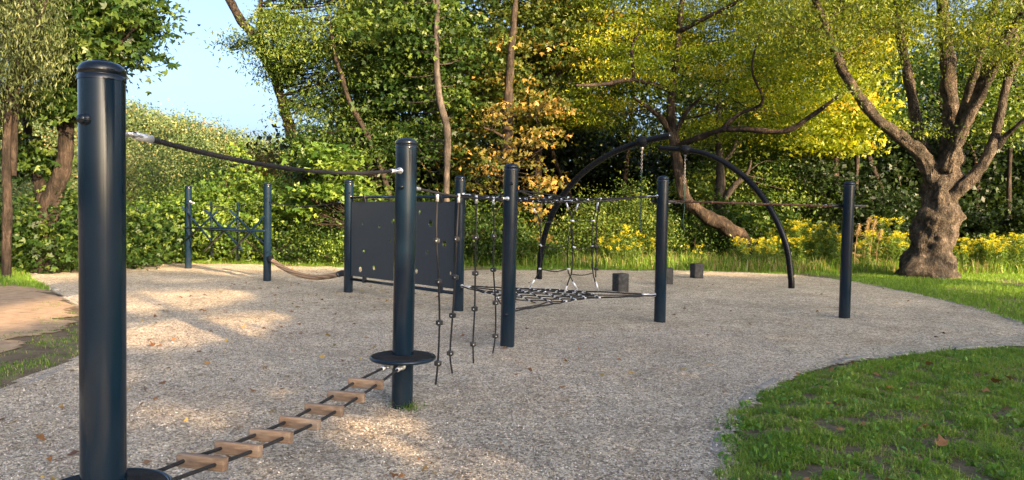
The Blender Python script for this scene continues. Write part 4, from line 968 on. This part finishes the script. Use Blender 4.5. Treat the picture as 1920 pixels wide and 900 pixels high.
# ------------------------------------------------------------------ two arches with ball joints and pendulum ropes
FL, FR = gp(1011, 523), gp(1484, 541)
AX = (FL + FR) / 2
TL, TR = at(1258, 253, 15.2), at(1237, 278, 18.3)
print('arch', FL, FR, TL, TR)
def arch(foot, tip, pts, ball_px, label, plabel, chain_px):
    t = thing('arch_pole', (foot.x, foot.y, 0), label, 'climbing arch', 'curved black arch poles')
    A_ = Vector((foot.x, foot.y, 0)); B_ = Vector((tip.x, tip.y, 0))
    C = [onplane(x, y, A_, B_) for x, y in pts]; C[0].z = -.1
    CC = catmull([tuple(p) for p in C], 10); m = MB()
    rr = np.full(len(CC), .067); m.tube(CC, rr, 28); m.build('curved_tube', TUBE, t, smooth=True)
    c = onplane(*ball_px, A_, B_); tg = (B_ - A_).normalized(); Mq = (tg + Vector((0, 0, .15))).to_track_quat('Z', 'Y').to_matrix()
    m = MB(); m.lathe([(.060, -.15), (.075, -.125), (.10, -.09), (.118, -.045), (.122, 0), (.118, .045), (.10, .09), (.075, .125), (.060, .15)], c, 32, Mq); m.build('ball_joint', TUBE, t, smooth=True)
    # pendulum
    tt = thing('pendulum_rope', (c.x, c.y, 0), plabel, 'rope', 'pendulum ropes under the arches')
    z0 = c.z - .115; z1 = at(chain_px[0], chain_px[1], c.y).z; z2 = at(chain_px[0], chain_px[2], c.y).z
    m = MB(); m.lathe([(0, .03), (.035, .025), (.04, -.02), (.022, -.06), (0, -.065)], (c.x, c.y, z0), 20); m.build('swivel', CHAIN, tt, smooth=True)
    m = MB(); z = z0 - .06; kq = 0
    while z > z1:
        e = Vector((1, 0, 0)) if kq % 2 else Vector((0, 1, 0))
        ringp = [Vector((c.x, c.y, z)) + e * (.016 * cos(a_)) + Vector((0, 0, .026 * sin(a_))) for a_ in np.linspace(0, 2 * pi, 13)]
        m.tube(ringp, .0055, 6, cap=False); z -= .04; kq += 1
    m.build('chain', CHAIN, tt, smooth=True)
    m = MB(); m.tube(catmull([(c.x, c.y, z1 + .02), (c.x + .01, c.y, (z1 + z2) / 2), (c.x - .012, c.y, z2 + .3), (c.x + .01, c.y, z2)], 6), .014, 10); m.build('rope', ROPE_GREEN, tt, smooth=True)
    m = MB(); m.tube([(c.x + .01, c.y, z2 + .06), (c.x + .01, c.y, z2 - .02)], .02, 12); m.build('rope_end', BLACK, tt, smooth=True)
arch(FL, TL, [(1011, 523), (1012, 500), (1016, 465), (1028, 420), (1048, 378), (1074, 343), (1108, 312), (1152, 285), (1204, 266), (1258, 254)], (1204, 266),
     'left black arch pole whose tip rises above the other arch', 'chain and rope pendulum hanging from the left arch joint', (1204, 322, 434))
arch(FR, TR, [(1484, 541), (1483, 520), (1475, 465), (1458, 418), (1430, 370), (1398, 334), (1362, 307), (1325, 289), (1285, 281), (1237, 278)], (1285, 281),
     'right black arch pole with its foot near the rightmost post', 'chain and rope pendulum hanging from the right arch joint', (1279, 345, 432))

# ------------------------------------------------------------------ segmented brown rail between the two right posts
t = thing('segmented_rail', (P8 + P9) / 2, 'thin brown segmented rope rail stretched level between the two right posts', 'rope rail')
zA, zB = onplane(1256, 377, P8, P9, -.11), onplane(1575, 387, P8, P9, -.11)
m = MB(); m.tube([zA, zB], .016, 12); m.build('rail_rope', BROWN, t, smooth=True)
m = MB()
n_ = 8
for j in range(1, n_ + 1):
    p = zA + (zB - zA) * (j / (n_ + .6)); dd = (zB - zA).normalized(); m = MB(); m.tube([p - dd * .022, p + dd * .022], .024, 12); m.build('collar_ring', BROWN, t, smooth=True)
for (x0, x1, y) in ((1222, 1266, 378), (1557, 1622, 386)):
    a_, b_ = onplane(x0, y, P8, P9, -.115), onplane(x1, y, P8, P9, -.115); c = (a_ + b_) / 2
    m = MB(); m.box(c, (b_ - a_).length, .05, .040, Matrix.Rotation(math.atan2((P9 - P8).y, (P9 - P8).x), 3, 'Z'), .008); m.build('clamp_bar', BLACK, t)
for (x0, x1, y) in ((1252, 1280, 379), (1570, 1600, 387), (1548, 1562, 386)):
    m = MB(); fitting(m, onplane(x0, y, P8, P9, -.155), onplane(x1, y, P8, P9, -.155), .014); m.build('end_fitting', SILVER, t, smooth=True)

# ------------------------------------------------------------------ three black step blocks
for (x, yb, lb) in ((1163, 547, 'black step block nearest, left of the net corner post'), (1248, 533, 'black step block half hidden by the net corner post'), (1306, 522, 'black step block farthest back, near the grass edge')):
    p = gp(x, yb); h_ = .37; bm = bmesh.new(); bmesh.ops.create_cube(bm, size=1)
    for v in bm.verts: v.co = Vector((v.co.x * .25, v.co.y * .25, (v.co.z + .5) * (h_ + .1) - .1))
    bmesh.ops.bevel(bm, geom=list(bm.edges), offset=.032, segments=3, affect='EDGES', profile=.6)
    me = bpy.data.meshes.new('step_block'); bm.to_mesh(me); bm.free(); me.materials.append(BLOCK)
    for f in me.polygons: f.use_smooth = False
    o = bpy.data.objects.new('step_block', me); COL.objects.link(o); o.location = (p.x, p.y, 0); o.rotation_euler.z = random.uniform(.2, .5)
    tag(o, lb, 'step block', 'black step blocks')

# ------------------------------------------------------------------ grass
def gzz(P):
    s = sdist(P); return ground_z(P[:, 0], P[:, 1], s) + np.array([hz(a, b) for a, b in P]) * np.clip(-s / 2, 0, 1), s
def blades(mb, P, z, h, wd, rng, tint=None, lean=.5):
    n = len(P); a = rng.uniform(0, 2 * pi, n); le = rng.uniform(.1, 1, n) * lean
    hh = h * rng.uniform(.5, 1.3, n); ww = wd * rng.uniform(.7, 1.3, n)
    b0 = np.column_stack([P, z - .01]); dr = np.column_stack([np.cos(a), np.sin(a), np.zeros(n)]); sd_ = np.column_stack([-np.sin(a), np.cos(a), np.zeros(n)])
    upv = np.array([0, 0, 1.0])
    m1 = b0 + upv * (hh * .6)[:, None] + dr * (hh * le * .35)[:, None]; tp = b0 + upv * (hh * (1 - .35 * le))[:, None] + dr * (hh * le * 1.0)[:, None]
    s1 = sd_ * (ww / 2)[:, None]; V = np.stack([b0 - s1, b0 + s1, m1 + s1 * .8, m1 - s1 * .8, tp], 1).reshape(-1, 3)
    i = np.arange(n) * 5; t_ = rng.random(n) if tint is None else tint
    mb.add(V, np.stack([i, i + 1, i + 2, i + 3], 1), np.stack([i + 3, i + 2, i + 4], 1), np.repeat(t_, 5))
def scatter(poly_px, dens, rng, inside=None, sdmax=-0.03, noise_t=-.3, ns=1.2, z=0.0):
    poly = np.array([tuple(gp(*p))[:2] for p in poly_px]) if poly_px is not None else inside
    lo, hi = poly.min(0), poly.max(0); n = int((hi - lo).prod() * dens)
    P = rng.uniform(lo, hi, (n, 2)); P = P[sdist(P, poly) > 0]; z_, s = gzz(P)
    nz = np.array([mnoise.fractal(Vector((a * ns, b * ns, 4)), 1, 2, 3) for a, b in P])
    k = (s < sdmax) & (nz > noise_t + rng.normal(0, .12, len(P))); return P[k], z_[k], nz[k]
rng = np.random.default_rng(500)
# near right lawn with bare earth, weeds
near = np.array([(1.2, 1.5), (6.5, 1.5), (9.0, 5), (9, 9.0), (5, 8.6), (3.0, 7.3), (1.0, 5.0)])
P, z, nz = scatter(None, 8000, rng, near, .10, -.6, 1.5)
sn = sdist(P)
edge_n = np.array([mnoise.fractal(Vector((a * 1.9, b * 1.9, 11)), .8, 2, 4) for a, b in P])
cl2 = np.array([mnoise.fractal(Vector((a * 4.5, b * 4.5, 21)), 1, 2, 3) for a, b in P])
bare = np.clip((P[:, 1] * .0 + 3.4 - P[:, 0]) * .10 + .05, -.1, .2)      # the turf is thinner towards its tip
k = (sn < -.06 + .30 * edge_n) & (cl2 > -.34 + bare + rng.normal(0, .10, len(P))) & (rng.random(len(P)) < np.clip(.95 + cl2, .3, 1))
P, z, nz, cl2 = P[k], np.maximum(z[k], -.005), nz[k], cl2[k]
mb = MB()
hh_ = .030 + .055 * np.clip(.35 + cl2, 0, 1)
blades(mb, P, z, hh_, .0050, rng, np.clip(rng.normal(.66, .2, len(P)) - .25 * nz, 0, .93), 1.5)
k = rng.random(len(P)) < .05; blades(mb, P[k], z[k], .11, .005, rng, np.clip(rng.normal(.5, .18, k.sum()), 0, 1), 1.5)
k = rng.random(len(P)) < .09; blades(mb, P[k], z[k], .045, .004, rng, np.full(k.sum(), 1.0), 2.4)
tag(mb.build('near_grass', GRASS), 'patchy short grass on the right in front of the gravel edge', 'grass', kind='stuff')
P, z, nz = scatter(None, 110, rng, near, -.02, -.10, 2.2)
z = np.maximum(z, -.005)
mb = MB()
for j in range(len(P)):
    nl = rng.integers(4, 10); c = np.tile([P[j, 0], P[j, 1], z[j] + .022], (nl, 1)) + rng.normal(size=(nl, 3)) * [.016, .016, .010]
    leaves(mb, c, 0.034 * rng.uniform(.4, 1.6), .55, .8, 0, np.clip(rng.normal(.5, .22, nl), 0, 1), 1, rng)
tag(mb.build('weeds', WEED), 'low broad leaved weeds among the near grass', 'weeds', kind='stuff')
# left patch
P, z, nz = scatter([(-150, 640), (0, 632), (90, 622), (175, 632), (200, 660), (146, 684), (0, 745), (-200, 800)], 1900, rng, None, -.03, .02, 1.6)
mb = MB(); blades(mb, P, z, .042, .006, rng, np.clip(rng.normal(.5, .35, len(P)), 0, 1), 1.5)
P, z, nz = scatter([(60, 570), (150, 566), (200, 600), (200, 640), (100, 630), (60, 600)], 1100, rng, None, -.03, .08, 1.6)
blades(mb, P, z, .04, .006, rng, np.clip(rng.normal(.6, .35, len(P)), 0, 1), 1.5)
P, z, nz = scatter([(-300, 500), (0, 492), (170, 488), (160, 505), (80, 512), (55, 523), (100, 545), (20, 540), (-200, 560)], 900, rng, None, -.03, -.3, 1.0)
blades(mb, P, z, .14, .010, rng, np.clip(rng.normal(.55, .2, len(P)), 0, 1), .8)
tag(mb.build('left_grass', GRASS), 'grass tufts and weeds left of the kerb beside the sandy path', 'grass', kind='stuff')
# far lawn strip
far = np.array([(-9, 18.5), (-4, 19.0), (2, 18.6), (6, 16.5), (7, 12.2), (6.5, 9), (30, 9), (30, 25), (-9, 25)])
P, z, nz = scatter(None, 1000, rng, far, .02, -.36, .6)
z = np.maximum(z, -.005)
k = rng.random(len(P)) < np.clip(1.3 - (P[:, 1] - 14) * .06, .35, 1); P, z, nz = P[k], z[k], nz[k]
mb = MB(); blades(mb, P, z, .085, .010, rng, np.clip(rng.normal(.6, .14, len(P)) - .1 * nz, 0, .95), .8)
tag(mb.build('far_grass', GRASS), 'bright green lawn strip beyond the far gravel edge', 'grass', kind='stuff')
# dry tall grass under the goldenrod
P, z, nz = scatter(None, 150, rng, np.array([(1.0, 20.9), (8, 20.4), (14, 20.6), (19, 22.5), (12, 24), (1, 24)]), -.03, -.05, .5)
mb = MB(); blades(mb, P, z, .40 * rng.uniform(.4, 1.4, len(P)), .010, rng, None, .8); tag(mb.build('straw_grass', STRAW), 'tall pale dry grass between lawn and goldenrod', 'grass', kind='stuff')
P, z, nz = scatter(None, 420, rng, np.array([(-5.5, 20.6), (1.0, 20.6), (8, 20.4), (14, 20.8), (19, 22.5), (12, 25), (-5, 24)]), -.03, -.6, .8)
mb = MB(); blades(mb, P, z, .34 * rng.uniform(.4, 1.5, len(P)), .014, rng, None, .9); tag(mb.build('tall_grass', GRASS), 'tall green grass at the foot of the bushes', 'grass', kind='stuff')

# ------------------------------------------------------------------ goldenrod
def goldenrod_mesh(seed):
    rng = np.random.default_rng(seed); st, lf, fl = MB(), MB(), MB()
    for s in range(9):
        h_ = rng.uniform(.75, 1.25); b0 = np.array([rng.normal() * .14, rng.normal() * .14, -.02]); ln = rng.normal(size=2) * .12
        C = catmull([b0, b0 + [ln[0] * .3, ln[1] * .3, h_ * .5], b0 + [ln[0], ln[1], h_]], 5); st.tube(C, np.linspace(.006, .003, len(C)), 5, cap=False)
        n = 75; zz = rng.uniform(.08, .97, n); c = np.column_stack([np.interp(zz * h_, C[:, 2], C[:, 0]), np.interp(zz * h_, C[:, 2], C[:, 1]), zz * h_])
        leaves(lf, c + rng.normal(size=(n, 3)) * .012, .115, .2, .7, .1, np.clip(rng.normal(.5, .2, n), 0, 1), 1, rng)
        tp = C[-1]
        for b_ in range(5 if s % 2 == 0 else 0):
            a = rng.uniform(0, 2 * pi); L_ = rng.uniform(.10, .22); u_ = np.array([cos(a), sin(a), .5]); z_off = -.03 * b_
            pts = np.array([tp + [0, 0, z_off] + u_ * L_ * f + np.array([0, 0, -.35 * L_ * f * f]) for f in np.linspace(0, 1, 9)])
            cc = np.repeat(pts, 5, 0) + rng.normal(size=(45, 3)) * .014
            leaves(fl, cc, .019, .8, .8, 0, rng.random(45), 1, rng)
    return st.mesh('stems', STEM), lf.mesh('leaves', L_LIGHT), fl.mesh('flowers', FLOWER)
gm = [goldenrod_mesh(600 + j) for j in range(5)]
rng = np.random.default_rng(610)
def gold(x, y, sc, lab, v):
    t = thing('goldenrod', (x, y, 0), lab, 'flower', 'goldenrod plants along the edge of the wood')
    t.scale = (sc,) * 3; t.rotation_euler.z = rng.uniform(0, 6.28)
    for nm, me in zip(('stems', 'leaves', 'flowers'), gm[v]):
        o = bpy.data.objects.new(nm, me); COL.objects.link(o); o.parent = t
GL = 'leafy yellow flowering goldenrod in the row along the edge of the wood'
spec = [(1135, .85), (1150, .8), (1168, 1.0), (1186, .95), (1200, .8), (1385, .85), (1400, .8), (1415, .85), (1432, .9), (1448, .85), (1465, .95), (1482, 1.05), (1495, 1.15), (1510, 1.2), (1525, 1.2), (1540, 1.15), (1556, 1.1),
        (1620, .9), (1635, .95), (1652, 1.2), (1662, 1.15), (1680, 1.1), (1696, 1.05), (1710, .9), (1790, .95), (1802, .9), (1815, .9), (1830, .95), (1845, .9), (1860, .9), (1872, .85), (1888, .95), (1900, 1.0), (1915, 1.05), (1930, 1.0),
        (1430, .7), (1500, .9), (1530, .85), (1570, .9), (1590, .8), (1455, .75), (1640, .8), (1670, .85), (1820, .8), (1850, .8), (1880, .85), (1310, .6), (1225, .7)]
ordn = 'first second third fourth fifth sixth seventh eighth ninth tenth eleventh twelfth thirteenth fourteenth fifteenth sixteenth seventeenth eighteenth nineteenth twentieth'.split()
seen = {}
for j, (x, sc) in enumerate(sorted(spec)):
    Yq = 21.8 + rng.uniform(-.5, .9); p = at(x, 400, Yq)
    sec = ('left of the net corner post' if x < 1237 else 'inside the right arch' if x < 1478 else 'between right arch and rightmost post' if x < 1590 else 'between rightmost post and gnarled trunk' if x < 1740 else 'right of the gnarled trunk')
    seen[sec] = seen.get(sec, -1) + 1
    gold(p.x, Yq, sc * rng.uniform(.86, 1.12), 'yellow goldenrod, ' + ordn[seen[sec]] + ' from the left ' + sec, j % 5)
# reed plumes
for j, (x, h_) in enumerate([(1604, 1.35), (1622, 1.55), (1633, 1.5), (1645, 1.2), (1240, 1.2)]):
    p = at(x, 400, 21.6); lb = ['left plume of the pale dry reeds beside the rightmost post', 'tallest pale dry reed plume beside the rightmost post', 'bent pale reed plume right of the tallest', 'short pale reed plume farthest right of its group', 'single pale dry stalk left of the net corner post'][j]
    t = thing('reed', (p.x, 21.6, 0), lb, 'reed', 'pale dry reeds')
    rg = np.random.default_rng(700 + j); st = MB(); C = catmull([(p.x, 21.6, 0), (p.x + .03, 21.6, h_ * .5), (p.x + .12, 21.6, h_)], 6); st.tube(C, .007, 6)
    n = 26; zz = rg.uniform(.1, .7, n) * h_; leaves(st, np.column_stack([np.interp(zz, C[:, 2], C[:, 0]), np.full(n, 21.6), zz]), .22, .07, .1, .2, rg.random(n), 1, rg)
    st.build('stalk', STRAW, t)
    pl = MB(); n = 240; zz = rg.uniform(.78, 1.04, n) * h_; xx = p.x + .12 * (zz / h_) ** 2
    leaves(pl, np.column_stack([xx, np.full(n, 21.6), zz]) + rg.normal(size=(n, 3)) * [.022, .022, 0], .07, .16, .1, .6, rg.random(n), 1, rg)
    pl.build('plume', STRAW, t)

# ------------------------------------------------------------------ fallen leaves, twigs and loose stones
rng = np.random.default_rng(800); mb = MB(); n = 1500
P = rng.uniform([-6, 2.5], [9, 19.5], (n, 2)); s = sdist(P); P = P[s > 0.1]
dn = np.array([mnoise.noise(Vector((a * .5, b * .5, 8))) for a, b in P]); P = P[(dn > -.05) | (P[:, 0] < -1.5)]
P = P[(rng.random(len(P)) < np.where(P[:, 0] < .5, 1, .25))]
Zl = np.array([gz(a, b) + .012 for a, b in P]); leaves(mb, np.column_stack([P, Zl]), .045, .6, 2.2, -.1, rng.random(len(P)), 3, rng, .5)
P = rng.uniform([-5, 2.4], [6, 13], (3800, 2)); P = P[sdist(P) > .05]; Zl = np.array([gz(a, b) + .006 for a, b in P]); leaves(mb, np.column_stack([P, Zl]), .016, .5, 2.0, -.1, rng.random(len(P)) * .4, 1, rng, .6)
P = rng.uniform([1.4, 3], [5, 8], (90, 2)); z_, s = gzz(P); k = s < -.05
leaves(mb, np.column_stack([P[k], z_[k] + .03]), .06, .6, 1.6, -.1, rng.random(k.sum()) * .6, 3, rng, .5)
tag(mb.build('fallen_leaves', DRY), 'brown and yellow fallen leaves scattered over gravel and grass', 'leaves', kind='stuff')
# loose stones near the camera
mb = MB(); n = 90000; P = np.column_stack([rng.uniform(-4.5, 3.2, n), 2.4 + 7.5 * rng.random(n) ** 1.5]); P = P[sdist(P) > -.14 * rng.random(n)]; n = len(P)
Zl = np.maximum(np.array([gz(a, b) for a, b in P]) + .001, .012 * (sdist(P) < .06))
r_ = rng.uniform(.003, .0075, (n, 1)); c = np.column_stack([P, Zl]); a = rng.uniform(0, 2 * pi, n)
ex = np.column_stack([np.cos(a), np.sin(a), rng.normal(0, .25, n)]); ey = np.column_stack([-np.sin(a), np.cos(a), rng.normal(0, .25, n)]); ez = np.tile([0, 0, 1.0], (n, 1)) + rng.normal(0, .3, (n, 3))
V = np.stack([c - ex * r_ * 1.3, c - ey * r_, c + ex * r_ * 1.3, c + ey * r_ * .9, c + ez * r_ * .8], 1).reshape(-1, 3); i = np.arange(n) * 5
mb.add(V, None, np.concatenate([np.stack([i + a_, i + b_, i + 4], 1) for a_, b_ in ((0, 1), (1, 2), (2, 3), (3, 0))]), np.repeat(rng.random(n), 5))
PEB = m_leaf('loose stone', [(0.0, (0.11, 0.095, 0.085)), (0.5, (0.34, 0.295, 0.255)), (1.0, (0.60, 0.55, 0.50))], 0.0, .85)
tag(mb.build('loose_gravel', PEB), 'small loose stones on the gravel surface near the camera', 'gravel', kind='stuff')
# bare twigs and bark pieces
for j, (x, y, dx, dy, lb) in enumerate([(1331, 690, 20, 1, 'short pale stick on the open gravel in front of the two right posts')]):
    A_, B_ = gp(x - dx, y), gp(x + dx, y - dy); m = MB(); m.tube(catmull([(A_.x, A_.y, .01), ((A_.x + B_.x) / 2, (A_.y + B_.y) / 2 + .02, .022), (B_.x, B_.y, .012)], 4), .008, 6)
    tag(m.build('stick', STRAW, smooth=True), lb, 'stick')
# grass tuft at the foot of the disc post
mb = MB(); P = np.column_stack([P2.x + .07 + rng.normal(size=90) * .045, P2.y - .09 + rng.normal(size=90) * .03]); blades(mb, P, np.array([gz(a_, b_) for a_, b_ in P]), .085, .004, rng, None, 1.8)
tag(mb.build('grass_tuft', GRASS), 'small grass tuft at the foot of the post with the disc', 'grass tuft')
